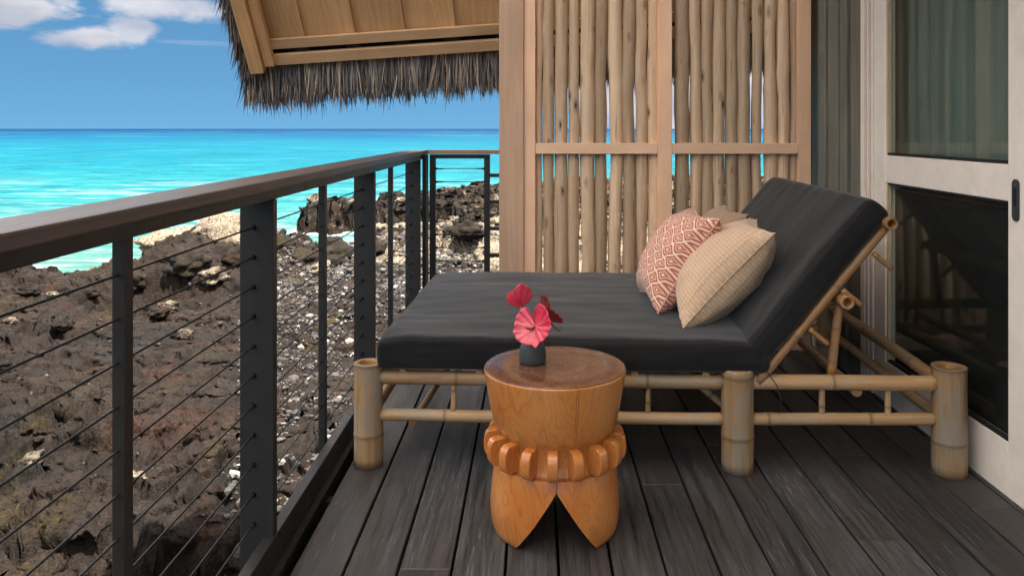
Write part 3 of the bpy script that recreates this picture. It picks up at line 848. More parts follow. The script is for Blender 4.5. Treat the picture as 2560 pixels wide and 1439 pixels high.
# rim of the dark pit
for (x, y, s, k) in ((-8.1, 18.35, .55, 'lava'), (-9.35, 18.4, .42, 'lava'), (-7.35, 18.0, .42, 'mixed'), (-7.2, 19.2, .5, 'lava'), (-9.8, 17.3, .25, 'lava'), (-7.75, 16.7, .22, 'mixed')):
    rock('lava_boulder', k, x, y, s, 'dark angular lava rock on the rim of the black pit', 'lava rocks round the pit')
rock('lava_boulder', 'mixed', -7.9, 20.6, 0.42, 'pale grey angular block standing upright above the black pit', sz=(.7, .6, 1.3))
# the broken ridge right of the pit
for i in range(12):
    x = random.uniform(-7.8, -4.4); y = 21.2 + random.uniform(-1.3, 2.2)
    rock('lava_boulder', 'lava', x, y, random.uniform(.22, .6), 'dark lava boulder on the broken ridge before the tide pool', 'lava boulders on the ridge')
for i in range(38):
    x = random.uniform(-5.4, 2.6); y = random.uniform(18.6, 27.5)
    k = random.choice(['pale', 'pale', 'mixed', 'lava'])
    rock('pale_boulder' if k != 'lava' else 'lava_boulder', k, x, y, random.uniform(.14, .55),
         {'pale': 'bleached boulder in the rubble beyond the deck corner', 'mixed': 'blotchy grey boulder in the rubble beyond the deck corner', 'lava': 'dark boulder in the rubble beyond the deck corner'}[k],
         {'pale': 'bleached boulders beyond the deck', 'mixed': 'blotchy boulders beyond the deck', 'lava': 'dark boulders beyond the deck'}[k])
for i in range(14):
    x = random.uniform(-9.0, 3.0); y = 32.0 + (x + 9) * .45 + random.uniform(-.8, 1.2)
    rock('lava_boulder', random.choice(['lava', 'lava', 'mixed']), x, y, random.uniform(.3, .6), 'craggy black boulder on the outcrop standing in the sea', 'boulders on the sea outcrop', sink=.5)
for i in range(26):
    y = random.uniform(7.5, 17); x = random.uniform(-.68 * y, -.42 * y)
    rock('lava_boulder', random.choice(['lava', 'lava', 'mixed']), x, y, random.uniform(.06, .2) * (y / 11), 'small lava stone lying on the brown rock below the railing', 'loose stones below the railing', sink=.3)

# give every loose rock a label of its own: size, tone and where along the railing it is seen
GAPS = [(277, 'before the first slim post'), (603, 'left of the widest post'), (797, 'before the second slim post'),
        (885, 'before the second wide post'), (970, 'before the third slim post'), (1048, 'before the corner post'), (1230, 'through the square end panel'),
        (1310, 'behind the tall cedar post'), (1660, 'behind the first panel of poles'), (9999, 'behind the second panel of poles')]
ORD = ['nearest', 'second', 'third', 'fourth', 'fifth', 'sixth', 'seventh', 'eighth', 'ninth', 'tenth', 'eleventh', 'twelfth', 'thirteenth', 'fourteenth', 'fifteenth', 'sixteenth', 'seventeenth', 'eighteenth', 'nineteenth', 'twentieth']
KINDW = {'cream stones on the shore crest': 'small cream shore stone', 'lava rocks round the pit': 'angular dark pit rock', 'lava boulders on the ridge': 'dark ridge boulder',
         'bleached boulders beyond the deck': 'bleached rubble boulder', 'blotchy boulders beyond the deck': 'blotchy grey rubble boulder', 'dark boulders beyond the deck': 'dark rubble boulder',
         'boulders on the sea outcrop': 'craggy outcrop boulder', 'loose stones below the railing': 'small loose lava stone'}
zones = {}
for o in [o for o in col.objects if o.get('category') == 'rock' and o.get('group')]:
    px = 1338 + 1970 * o.location.x / o.location.y
    zn = next(t for lim, t in GAPS if px < lim)
    zones.setdefault((o['group'], zn), []).append(o)
for (g_, zn), obs in zones.items():
    obs.sort(key=lambda o: o.location.y)
    for k, o in enumerate(obs):
        if len(obs) == 1: o['label'] = f"{KINDW[g_]} seen {zn}"
        else: o['label'] = f"{KINDW[g_]}, {ORD[min(k, 19)]} one {zn}"

def build_rubble():
    """loose beach rubble nobody could count: one mesh of small angular stones"""
    bm = bmesh.new(); bmesh.ops.create_icosphere(bm, subdivisions=1, radius=1.0)
    base = np.array([v.co[:] for v in bm.verts]); bf = np.array([[v.index for v in f.verts] for f in bm.faces]); bm.free()
    r = np.random.RandomState(5)
    n1, n2, n3 = 20000, 4500, 500
    Y = np.concatenate([r.uniform(6.5, 24, n1), r.uniform(18, 30, n2), r.uniform(6, 20, n3)])
    X = np.concatenate([r.uniform(-.36, .12, n1) * Y[:n1] - .2, r.uniform(-6, 8, n2), r.uniform(-.7, -.36, n3) * Y[n1 + n2:]])
    keep = fbm(X / 1.6, Y / 1.6, 3, 300) > np.where(np.arange(len(X)) < n1, -0.35, -0.1)
    X, Y = X[keep], Y[keep]; idx = np.arange(n1 + n2 + n3)[keep]
    S = np.clip(r.lognormal(-3.86, 0.5, len(X)), .01, .14) * np.clip(Y / 13, .75, 1.5)
    S = np.where(idx >= n1 + n2, S * .75, S)
    Z = height(X, Y)
    ok = Z > SEA_Z
    X, Y, Z, S = X[ok], Y[ok], Z[ok], S[ok]
    n = len(X); print('rubble', n)
    J = base[None] * (1 + r.uniform(-.32, .32, (n, len(base), 1)))
    J = J * (S[:, None, None] * r.uniform(.6, 1.3, (n, 1, 3)))
    J[..., 2] *= .8
    a = r.uniform(0, 6.28, n); ca, sa = np.cos(a)[:, None], np.sin(a)[:, None]
    P = np.stack([J[..., 0] * ca - J[..., 1] * sa + X[:, None], J[..., 0] * sa + J[..., 1] * ca + Y[:, None], J[..., 2] + (Z + S * .25)[:, None]], -1)
    F = bf[None] + (np.arange(n) * len(base))[:, None, None]
    me = from_np('beach_rubble', P.reshape(-1, 3), F.reshape(-1, 3), False)
    pal = r.uniform(0, 1, n); pal = np.where(pal < .90, pal * .80, pal * .97); pal = np.where(idx[ok] >= n1 + n2, pal * .72, pal)
    add_attr(me, 'tone', np.repeat(pal, len(base)))
    tag(link_mesh('beach_rubble', me, M['pebble']), 'loose dark and white stones strewn over the lava shore', 'rubble', kind='stuff')
build_rubble()

# ------------------------------------------------------------------ deck
X0, X1 = -0.684, 1.52
deck = empty('deck', (0, 0, 0)); tag(deck, 'dark stained timber deck of long boards', None, None, 'structure')
DX = [0.0644 + .146 * k for k in range(-5, 11)]
gapw = 0.008
edges = [-0.684] + DX
edges = [e for e in edges if e < 1.545]
edges = sorted(set(edges)); edges.append(1.60)
joints = {0: 2.46, 1: 3.35, 2: 2.96, 3: 4.05, 4: 3.3, 5: 2.9, 6: 3.6, 7: 2.05, 8: 2.66, 9: 3.9, 10: 3.0, 11: 3.5, 12: 2.3, 13: 2.9, 14: 3.3, 15: 2.5}
for i in range(len(edges) - 1):
    a, b_ = edges[i] + gapw / 2, edges[i + 1] - gapw / 2
    if b_ - a < .03: continue
    j = joints.get(i, 3.1)
    cuts = [-0.6, j - 1.95 if j - 1.95 > -.3 else j - 0.0, j, 5.22]
    cuts = sorted(set([-0.6, j, 5.22] + ([j - 1.9] if j - 1.9 > .2 else [])))
    for k in range(len(cuts) - 1):
        dz = random.uniform(-.0012, .0012)
        o = box('deck_board', M['deck'], a, b_, cuts[k] + .0006, cuts[k + 1] - .0006, -.028 + dz, dz, deck, .0025, False)
for y in (0.2, 1.0, 1.8, 2.6, 3.4, 4.2, 5.1):
    box('joist', M['steel'], -.70, 1.6, y, y + .045, -.20, -.0305, deck, 0)
box('gap_blackout', M['black'], -.754, 1.6, -.6, 5.3, -.24, -.205, deck, 0)  # black sheet added below the boards so no light shows through gaps
box('fascia_board', M['steel'], -.80, -.755, -.6, 5.3, -.32, -.012, deck, .002)
for y in (1.2, 3.2, 5.0):
    for x in (-.7, 1.4):
        box('support_post', M['steel'], x - .05, x + .05, y - .05, y + .05, -2.9, -.2005, deck, .002)

# ------------------------------------------------------------------ side railing
rail = empty('side_railing', (-.76, 2.5, 0))
tag(rail, 'long charcoal cable railing with brown wooden cap along the sea side of the deck', 'railing')
def P(o, parent):
    """keep world placement when parenting to an unrotated empty"""
    o.location = Vector(o.location) - parent.location
    o.parent = parent
    return o
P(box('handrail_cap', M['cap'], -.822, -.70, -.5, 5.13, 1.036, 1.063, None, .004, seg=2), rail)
P(box('top_bar', M['steel'], -.79, -.718, -.5, 5.10, 1.006, 1.0355, None, .002), rail)
P(box('bottom_bar', M['steel'], -.745, -.712, -.5, 5.15, -.06, .084, None, .002), rail)
P(box('bottom_flange', M['steel'], -.7115, -.690, -.5, 5.15, -.06, .004, None, .001), rail)
for y in (.8, 2.155, 3.51, 4.90):
    P(box('wide_post', M['steel'], -.808, -.716, y, y + .032, -.05, 1.0055, None, .0015), rail)
for y in (.12, 1.455, 2.84, 4.18):
    P(box('slim_post', M['steel'], -.782, -.758, y, y + .032, .02, 1.0055, None, .0015), rail)
cable_me = tube_mesh('cable', [(0, -0.5, 0), (0, 5.1, 0)], .0024, 8); cable_me.materials.append(M['cable'])
fit = tube_mesh('fitting', [(0, -.012, 0), (0, -.0085, 0), (0, 0, 0)], [.0042, .0042, .0075], 10); fit.materials.append(M['cable'])
for k in range(12):
    z = .93 - .081 * k
    P(link_mesh('cable', cable_me, None, None, (-.770, 0, z)), rail)
    for y in (.8, 2.155, 3.51, 4.90):
        P(link_mesh('cable_fitting', fit, None, None, (-.770, y, z)), rail)
        
# far end railing
er = empty('end_railing', (-.2, 5.16, 0))
tag(er, 'short charcoal railing with square cable panel at the far end of the deck', 'railing')
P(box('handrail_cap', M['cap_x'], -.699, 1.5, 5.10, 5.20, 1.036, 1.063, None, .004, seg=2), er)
P(box('corner_post', M['steel'], -.7155, -.690, 4.99, 5.09, -.05, 1.0355, None, .0015), er)
gx0, gx1 = (1075 - 1338) * 5.15 / 1970, (1225 - 1338) * 5.15 / 1970
P(box('panel_stile', M['steel'], gx0, gx0 + .038, 5.13, 5.168, .02, 1.032, None, .0015), er)
P(box('panel_stile', M['steel'], gx1 - .038, gx1, 5.13, 5.168, .02, 1.032, None, .0015), er)
P(box('panel_top_bar', M['steel'], gx0 + .0385, gx1 - .0385, 5.13, 5.168, 1.006, 1.032, None, .0015), er)
P(box('panel_bottom_bar', M['steel'], gx0 + .0385, gx1 - .0385, 5.13, 5.168, .04, .075, None, .0015), er)
for k in range(4):
    z = EYE - (438 + 66.3 * k - 322) * 5.15 / 1970
    P(box('bracket', M['steel'], -.6895, gx0 - .0005, 5.135, 5.16, z - .012, z + .012, None, .001), er)
    P(box('bracket', M['steel'], gx1 + .0005, gx1 + .10, 5.135, 5.16, z - .012, z + .012, None, .001), er)
P(box('wall_side_post', M['steel'], gx1 + .1005, gx1 + .14, 5.13, 5.168, -.05, 1.0355, None, .0015), er)
c2 = tube_mesh('cable', [(gx0 + .03, 0, 0), (gx1 - .03, 0, 0)], .0026, 8); c2.materials.append(M['cable'])
f2 = tube_mesh('fitting', [(0, 0, 0), (.012, 0, 0), (.013, 0, 0), (.05, 0, 0)], [.0075, .0075, .0045, .004], 10); f2.materials.append(M['cable'])
for k in range(10):
    z = EYE - (421.5 + 32.9 * k - 322) * 5.15 / 1970
    if z < .08: break
    P(link_mesh('cable', c2, None, None, (0, 5.149, z)), er)
    P(link_mesh('cable_fitting', f2, None, None, (gx0 + .038, 5.149, z)), er)
    P(link_mesh('cable_fitting', f2, None, None, (gx1 - .038, 5.149, z), (0, 0, math.pi)), er)

# ------------------------------------------------------------------ pole screen
SY = 4.27
def sxp(px, y=SY): return (px - 1338) * y / 1970
def szp(py, y=SY): return EYE - (py - 322) * y / 1970
scr = empty('pole_screen', (.6, SY, 0))
tag(scr, 'cedar framed privacy screen filled with upright peeled branch poles behind the daybed', 'screen')
TOP = 2.9
P(box('corner_post', M['post'], sxp(1248), sxp(1309), SY - .012, SY + .13, -.2, 3.3, None, .003, seg=2), scr)
P(box('stile', M['cedar'], sxp(1310), sxp(1338.5), SY + .004, SY + .10, -.01, TOP, None, .002), scr)
P(box('stile', M['cedar'], sxp(1645), sxp(1680), SY, SY + .10, -.01, TOP, None, .002), scr)
P(box('stile', M['cedar'], sxp(1997), sxp(2028), SY, SY + .10, -.01, TOP, None, .002), scr)
for a, b_ in ((1339, 1644.5), (1680.5, 1996.5)):
    P(box('mid_rail', M['cedar_x'], sxp(a), sxp(b_), SY + .002, SY + .028, szp(385), szp(358), None, .002), scr)
    P(box('bottom_rail', M['cedar_x'], sxp(a), sxp(b_), SY + .002, SY + .09, .0, .07, None, .002), scr)
    P(box('top_rail', M['cedar_x'], sxp(a), sxp(b_), SY + .002, SY + .09, TOP - .09, TOP, None, .002), scr)

def pole(px, wpx, seed, y=SY + .062):
    z0, z1 = .07, TOP - .09
    n = 60; seg = 18; r0 = wpx * y / 1970 / 2
    V = []
    rs = random.Random(seed)
    o1, o2 = rs.uniform(0, 90), rs.uniform(0, 90)
    bumps = [(rs.uniform(z0, z1), rs.uniform(0, 6.28), rs.uniform(.003, .008)) for _ in range(5)]
    for i in range(n):
        z = z0 + (z1 - z0) * i / (n - 1)
        cx = 0.012 * mn.noise(Vector((o1, z * 1.3, 0))) + .006 * mn.noise(Vector((o1, z * 4.5, 3)))
        cy = .009 * mn.noise(Vector((o2, z * 1.3, 9)))
        r = r0 * (1 + .16 * mn.noise(Vector((o2, z * 2.2, 5))) + .10 * mn.noise(Vector((o1, z * 7, 5))))
        for k in range(seg):
            a = 2 * math.pi * k / seg
            rr = r * (1 + .05 * mn.noise(Vector((math.cos(a) * 1.2 + o1, math.sin(a) * 1.2, z * 2.5))))
            for (bz, ba, bh) in bumps:
                da = (a - ba + math.pi) % (2 * math.pi) - math.pi
                rr += bh * math.exp(-((z - bz) / .03) ** 2 - (da / .5) ** 2)
            V.append((cx + rr * math.cos(a), cy + rr * math.sin(a), z))
    me = from_np('pole', V, grid_faces(n, seg, True))
    o = link_mesh('branch_pole', me, M['pole'], None, (sxp(px, y), y, 0))
    P(o, scr)
wl = [(1347, 16), (1371, 25), (1403, 29), (1434, 24), (1469, 33), (1503, 27), (1538, 30), (1572.5, 29), (1604, 27), (1633, 24)]
wr = [(1703, 33), (1738, 26), (1767, 28), (1797, 28), (1828, 27), (1860.5, 30), (1892, 25), (1924, 28), (1957, 26), (1983, 20)]
for i, (p_, w_) in enumerate(wl + wr): pole(p_, w_ * 1.13, i + 1)

# ------------------------------------------------------------------ house wall, door
WX = 1.54
def wy(px): return WX * 1970 / (px - 1338)
hw = empty('house_wall', (WX, 4, 0)); tag(hw, 'grey stained board and batten house wall between the pole screen and the door', 'wall')
for (a, b_, pr) in ((2029, 2045, -.004), (2049.5, 2067, .010), (2073, 2097, .006), (2103.5, 2121, .010), (2128, 2157, .004)):
    y1_, y0_ = wy(a), wy(b_)
    if a == 2029: y1_ = SY + .13
    P(box('cladding_board', M['batten'], WX - pr, WX + .03, y0_, y1_, -.02, 12.5, None, .003), hw)
P(box('wall_backing', M['black'], WX + .031, WX + .15, 3.69, 5.4, -.3, 12.5, None, 0), hw)
k = 0
y = SY + .14
while y < 5.3:
    P(box('cladding_board', M['batten'], WX - .006 * (k % 2), WX + .03, y, y + .10, -.02, 12.5, None, .003), hw); y += .112; k += 1
YL, YR = wy(2213), wy(2520)
P(box('wall_panel', M['white'], WX + .01, WX + .15, -4, 3.66, 2.36, 12.5, None, .003), hw)  # upper wall carried far out of view to keep sun off the deck
P(box('wall_panel', M['white'], WX + .01, WX + .15, -4, .5, -.3, 2.359, None, .003), hw)
P(box('far_wall_panel', M['batten'], WX + .152, 6, 5.25, 5.4, -.3, 4.0, None, .003), hw)
# jamb of thin coloured timber strips
jb = empty('door_jamb', (WX, 3.6, 0)); tag(jb, 'narrow pink and cream timber jamb strips beside the sliding door', 'door jamb')
for (a, b_, pr, mt) in ((2157.5, 2166, .012, 'white'), (2166.4, 2171.5, .002, 'jamb'), (2172, 2175, .010, 'white'), (2175.4, 2179.5, .0, 'jamb_y'), (2180, 2184.5, .006, 'white')):
    P(box('jamb_strip', M[mt], WX - pr, WX + .09, wy(b_), wy(a), -.02, 2.355, None, .001), jb)
P(box('head_strip', M['white'], WX - .012, WX + .09, -.4, wy(2185), 2.30, 2.358, None, .001), jb)
# sliding door
sd = empty('sliding_door', (WX, 3.0, 0)); tag(sd, 'off white framed sliding glass door with two dark panes and a black pull', 'door')
ST = wy(2185)
YE = 2.40
zs = {'u0': 1.0835, 'l1': .9640, 'l0': .178}
P(box('door_stile', M['white'], WX, WX + .045, YL, ST - .0005, .0, 2.299, None, .002), sd)
P(box('door_stile', M['white'], WX, WX + .045, YE, YR, .0, 2.299, None, .002), sd)
P(box('door_rail', M['white'], WX + .001, WX + .044, YR + .0005, YL - .0005, zs['l1'], zs['u0'], None, .002), sd)
P(box('door_rail', M['white'], WX + .001, WX + .044, YR + .0005, YL - .0005, .0, zs['l0'], None, .002), sd)
P(box('door_rail', M['white'], WX + .001, WX + .044, YR + .0005, YL - .0005, 2.16, 2.299, None, .002), sd)
for (a, b_) in ((zs['l0'], zs['l1']), (zs['u0'], 2.16)):
    P(box('glass_pane', M['glass'], WX + .022, WX + .026, YR + .001, YL - .001, a, b_, None, 0), sd)
    for (y0_, y1_, z0_, z1_) in ((YL - .013, YL - .001, a + .001, b_ - .001), (YR + .001, YR + .006, a + .001, b_ - .001), (YR + .0065, YL - .0135, a + .001, a + .012), (YR + .0065, YL - .0135, b_ - .008, b_ - .001)):
        P(box('glazing_bead', M['jamb_y'] if y1_ > 3.3 and y1_ - y0_ < .1 else M['black'], WX + .006, WX + .0215, y0_, y1_, z0_, z1_, None, 0), sd)
# pull handle: rounded plate with a slot
def pull():
    hc = Vector((WX - .0045, (wy(2532) + wy(2551)) / 2, (1.037 + .906) / 2))
    def rounded(w, h, t, seg=10):
        pts = []
        for c, s0 in (((0, h / 2 - w / 2)), 0), (((0, -h / 2 + w / 2)), math.pi):
            for i in range(seg + 1):
                a = s0 + math.pi * i / seg
                pts.append((c[0] + w / 2 * math.cos(a), c[1] + w / 2 * math.sin(a)))
        bm = bmesh.new()
        f = bm.faces.new([bm.verts.new((0, p[0], p[1])) for p in pts])
        r = bmesh.ops.extrude_face_region(bm, geom=[f])
        bmesh.ops.translate(bm, vec=(-t, 0, 0), verts=[g for g in r['geom'] if isinstance(g, bmesh.types.BMVert)])
        bmesh.ops.recalc_face_normals(bm, faces=bm.faces)
        bmesh.ops.bevel(bm, geom=[e for e in bm.edges if abs(e.verts[0].co.x + t) < 1e-6 and abs(e.verts[1].co.x + t) < 1e-6], offset=.0012, segments=2, affect='EDGES')
        me = bpy.data.meshes.new('plate'); bm.to_mesh(me); bm.free(); return me
    o = link_mesh('door_handle', rounded(.034, .135, .006), M['handle'], None, hc + Vector((.0042, 0, 0))); P(o, sd)
    s = link_mesh('finger_slot', rounded(.016, .062, .0015), M['black'], o, (-.0062, 0, .012))
pull()
# second leaf further along the same track
sd2 = empty('fixed_door_leaf', (WX, 1.4, 0)); tag(sd2, 'white fixed glazed leaf beside the sliding door', 'door')
P(box('door_stile', M['white'], WX + .006, WX + .05, 2.26, 2.399, .0, 2.299, None, .002), sd2)
P(box('door_stile', M['white'], WX + .006, WX + .05, .501, .64, .0, 2.299, None, .002), sd2)
P(box('door_rail', M['white'], WX + .007, WX + .049, .6405, 2.2595, .0, .178, None, .002), sd2)
P(box('door_rail', M['white'], WX + .007, WX + .049, .6405, 2.2595, 2.16, 2.299, None, .002), sd2)
P(box('glass_pane', M['glass'], WX + .028, WX + .032, .6405, 2.2595, .1785, 2.1595, None, 0), sd2)
# room behind the glass
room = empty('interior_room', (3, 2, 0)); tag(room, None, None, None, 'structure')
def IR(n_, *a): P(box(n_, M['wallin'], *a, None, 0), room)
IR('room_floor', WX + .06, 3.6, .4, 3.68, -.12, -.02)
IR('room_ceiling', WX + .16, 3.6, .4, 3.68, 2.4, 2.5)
IR('room_back_wall', 3.6, 3.7, .3, 3.8, -.12, .9)  # only a low wall, left open above to let daylight onto the curtain
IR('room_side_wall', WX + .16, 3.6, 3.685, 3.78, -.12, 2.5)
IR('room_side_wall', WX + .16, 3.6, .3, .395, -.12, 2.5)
def curtain(y0_, y1_, x_, n_fold, amp, label):
    n = 220; V = []
    for i in range(n):
        t = i / (n - 1)
        y = y0_ + (y1_ - y0_) * t
        x = x_ + amp * math.sin(t * n_fold * 6.283 + .8 * math.sin(t * 9)) + .01 * math.sin(t * 61)
        for z in (.02, 2.36): V.append((x + (.01 if z < 1 else 0), y, z))
    F = [(2 * i, 2 * i + 1, 2 * i + 3, 2 * i + 2) for i in range(n - 1)]
    me = from_np('curtain', V, F)
    o = link_mesh('curtain', me, M['curtain'])
    sm = o.modifiers.new('thick', 'SOLIDIFY'); sm.thickness = .003
    tag(o, label, 'curtain')
curtain(2.46, 3.62, WX + .128, 11, .020, 'grey green curtain hanging in folds behind the sliding door glass')

cb_ = empty('pane_darkener', (WX + .35, 3.0, -.02)); tag(cb_, 'thin black panel added indoors to darken the lower door pane', 'dark panel')  # flat black panel put in so the lower pane reads dark
P(box('darkener_panel', M['black'], WX + .050, WX + .094, 2.45, 3.56, .0, .93, None, .002), cb_)
P(box('darkener_edge', M['handle'], WX + .048, WX + .096, 2.44, 3.57, .931, .955, None, .002), cb_)

# ------------------------------------------------------------------ roof
roof = empty('thatched_roof', (0, 0, 0)); tag(roof, 'steep thatched roof with golden timber boarding under its eave, hanging over the deck', 'roof')
EY = 5.5
EX0 = (637.6 - 1338) * EY / 1970; EZ0 = EYE + (322 - 166) * EY / 1970
e1 = Vector((1, 0, .068)).normalized()
e2 = Vector((0, -1, 1.61)); e2 = (e2 - e1 * e2.dot(e1)).normalized()
e3 = -(e1.cross(e2))          # towards the outside of the roof
Mx = Matrix((e1, e2, -e3)).transposed().to_4x4()      # local x eave, y up the slope, z into the room
Mx.translation = Vector((EX0, EY, EZ0))
roofp = bpy.data.objects.new('eave', None)
far = empty('far_slope', (0, 0, 0), (0, 0, 0), roof); far.matrix_local = Mx
LW = 6.2; LS = 4.0
def rb(name, m, x0, x1, s0, s1, n0, n1, bev=.002): # n positive = below the boarding, towards the deck
    return box(name, m, x0, x1, s0, s1, n0, n1, far, bev)
# eave trim
rb('eave_board', M['ceil_x'], .03, LW, .008, .088, -.005, .03)
rb('eave_board', M['ceil_x'], .135, LW, .128, .200, -.005, .022)
rb('barge_rafter', M['ceil'], .0, .092, .0, LS, .031, .12)
rb('barge_rafter', M['ceil'], .098, .162, .03, LS, .031, .085)
pw = .346; x = .165 - pw * .72
# lapped ceiling boards
me_b = None
k = 0
x = (765 - 1338) * EY / 1970 - EX0 - pw
while x < LW:
    a, b_ = max(x, .10), min(x + pw + .03, LW)
    bm = bmesh.new()
    za, zb = -.035, -.008
    vs = [(a, .14, za), (b_, .14, zb), (b_, LS, zb), (a, LS, za), (a, .14, za - .02), (b_, .14, zb - .02), (b_, LS, zb - .02), (a, LS, za - .02)]
    v = [bm.verts.new(Vector(p) - Vector(((a + b_) / 2, 0, 0))) for p in vs]
    for f in ((0, 1, 2, 3), (7, 6, 5, 4), (0, 4, 5, 1), (1, 5, 6, 2), (2, 6, 7, 3), (3, 7, 4, 0)): bm.faces.new([v[i] for i in f])
    bmesh.ops.recalc_face_normals(bm, faces=bm.faces)
    me = bpy.data.meshes.new('board'); bm.to_mesh(me); bm.free()
    link_mesh('ceiling_board', me, M['ceil'], far, ((a + b_) / 2, 0, 0)); x += pw; k += 1
# blocks in the gap between the two eave boards
for i in range(8):
    cx = (765 - 1338) * EY / 1970 - EX0 + i * pw * 1.0
    rb('spacer_block', M['black'], cx - .05, cx + .05, .0885, .1275, -.03, .0)
rb('thatch_backing', M['black'], .01, LW, -.01, LS, -.16, -.062, 0)

# thatch blades
def blades(name, roots, parent, label=None):
    """roots: list of (pos, dir, side, length, width, tone); one mesh of thin folded leaves"""
    V = []; F = []; T = []
    for (p, d, s, L, w, t) in roots:
        b0 = len(V)
        bend = Vector((random.uniform(-.08, .08), random.uniform(-.08, .08), random.uniform(-.02, .02))) * L
        for q, wq in ((0, .7), (.35, 1.0), (.72, .75), (1.0, .12)):
            c = p + d * (L * q) + bend * q * q
            nrm = d.cross(s) * w * .35
            V += [c - s * w * wq * .5, c + nrm * wq, c + s * w * wq * .5]
            T += [t, t, t]
        for q in range(3):
            i = b0 + q * 3
            F += [(i, i + 1, i + 4, i + 3), (i + 1, i + 2, i + 5, i + 4)]
    me = from_np(name, [tuple(v) for v in V], F, False)
    add_attr(me, 'tone', T)
    o = link_mesh(name, me, M['thatch'], parent)
    tag(o, label, None, None, 'stuff')
    return o
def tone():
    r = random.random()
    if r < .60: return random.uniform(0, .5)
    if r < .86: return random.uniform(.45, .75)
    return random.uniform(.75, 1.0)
down = Vector((0, 0, -1))
roots = []
for i in range(15000):
    x = random.uniform(-.08, LW)
    layer = random.random()
    base = Vector((EX0, EY, EZ0)) + e1 * x + e2 * random.uniform(-.02, .035) + e3 * (.035 + layer * .14)
    clump = .075 * mn.noise(Vector((x * 9, 0, 3))) + .03 * mn.noise(Vector((x * 27, 2, 3)))
    L = random.uniform(.23, .36) + clump + (random.uniform(.03, .09) if random.random() < .10 else 0)
    lean = .12 * mn.noise(Vector((x * 6, 5, 0))) + random.gauss(0, .075)
    d = Vector((lean, random.uniform(.02, .25), -1)).normalized()
    a = random.uniform(-.9, .9)
    s = Vector((math.cos(a), math.sin(a), 0)); s = (s - d * s.dot(d)).normalized()
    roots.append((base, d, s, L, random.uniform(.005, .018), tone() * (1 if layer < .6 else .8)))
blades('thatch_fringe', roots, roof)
# rake thatch along the sloping end
roots = []
for i in range(9000):
    sl = random.uniform(-.05, 3.9) if i > 5500 else random.uniform(-.05, 1.6)
    base = Vector((EX0, EY, EZ0)) + e2 * sl + e1 * random.uniform(-.06, .05) + e3 * random.uniform(-.02, .20)
    d = (-e2 * random.uniform(.8, 1.2) + Vector((-1, 0, 0)) * random.uniform(.0, .50) + down * random.uniform(.2, .8) + Vector((random.gauss(0, .08), random.gauss(0, .08), 0))).normalized()
    s = d.cross(Vector((random.uniform(-1, 1), random.uniform(-1, 1), random.uniform(-.3, .3)))).normalized()
    roots.append((base, d, s, random.uniform(.16, .30), random.uniform(.005, .013), tone() * .85))
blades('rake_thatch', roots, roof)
# outer coat of leaves lying on the slope
roots = []
for i in range(9000):
    sl = random.uniform(.1, 4.1); x = random.uniform(-.05, LW)
    base = Vector((EX0, EY, EZ0)) + e1 * x + e2 * sl + e3 * random.uniform(.165, .20)
    d = (-e2 + e3 * random.uniform(-.02, .08) + e1 * random.gauss(0, .1)).normalized()
    s = d.cross(e3).normalized()
    roots.append((base, d, s, random.uniform(.35, .6), random.uniform(.02, .05), tone() * .8))
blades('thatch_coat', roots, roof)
bx0 = None
rb('ridge_board', M['ceil_x'], -.02, LW, LS + .001, LS + .05, -.17, .12)

# unseen boards and beams added overhead on the house side to cut top light
for i in range(7):
    a = .55 + i * .142
    box('shading_board', M['ceil'], a, a + .139, -2.2, 3.2, 2.95, 2.975, roof, .002)
box('shading_beam', M['ceil'], .54, 1.53, 3.2005, 3.3, 2.80, 3.0, roof, .002)
box('shading_beam', M['ceil'], .48, .538, -2.2, 3.3, 2.80, 3.0, roof, .002)

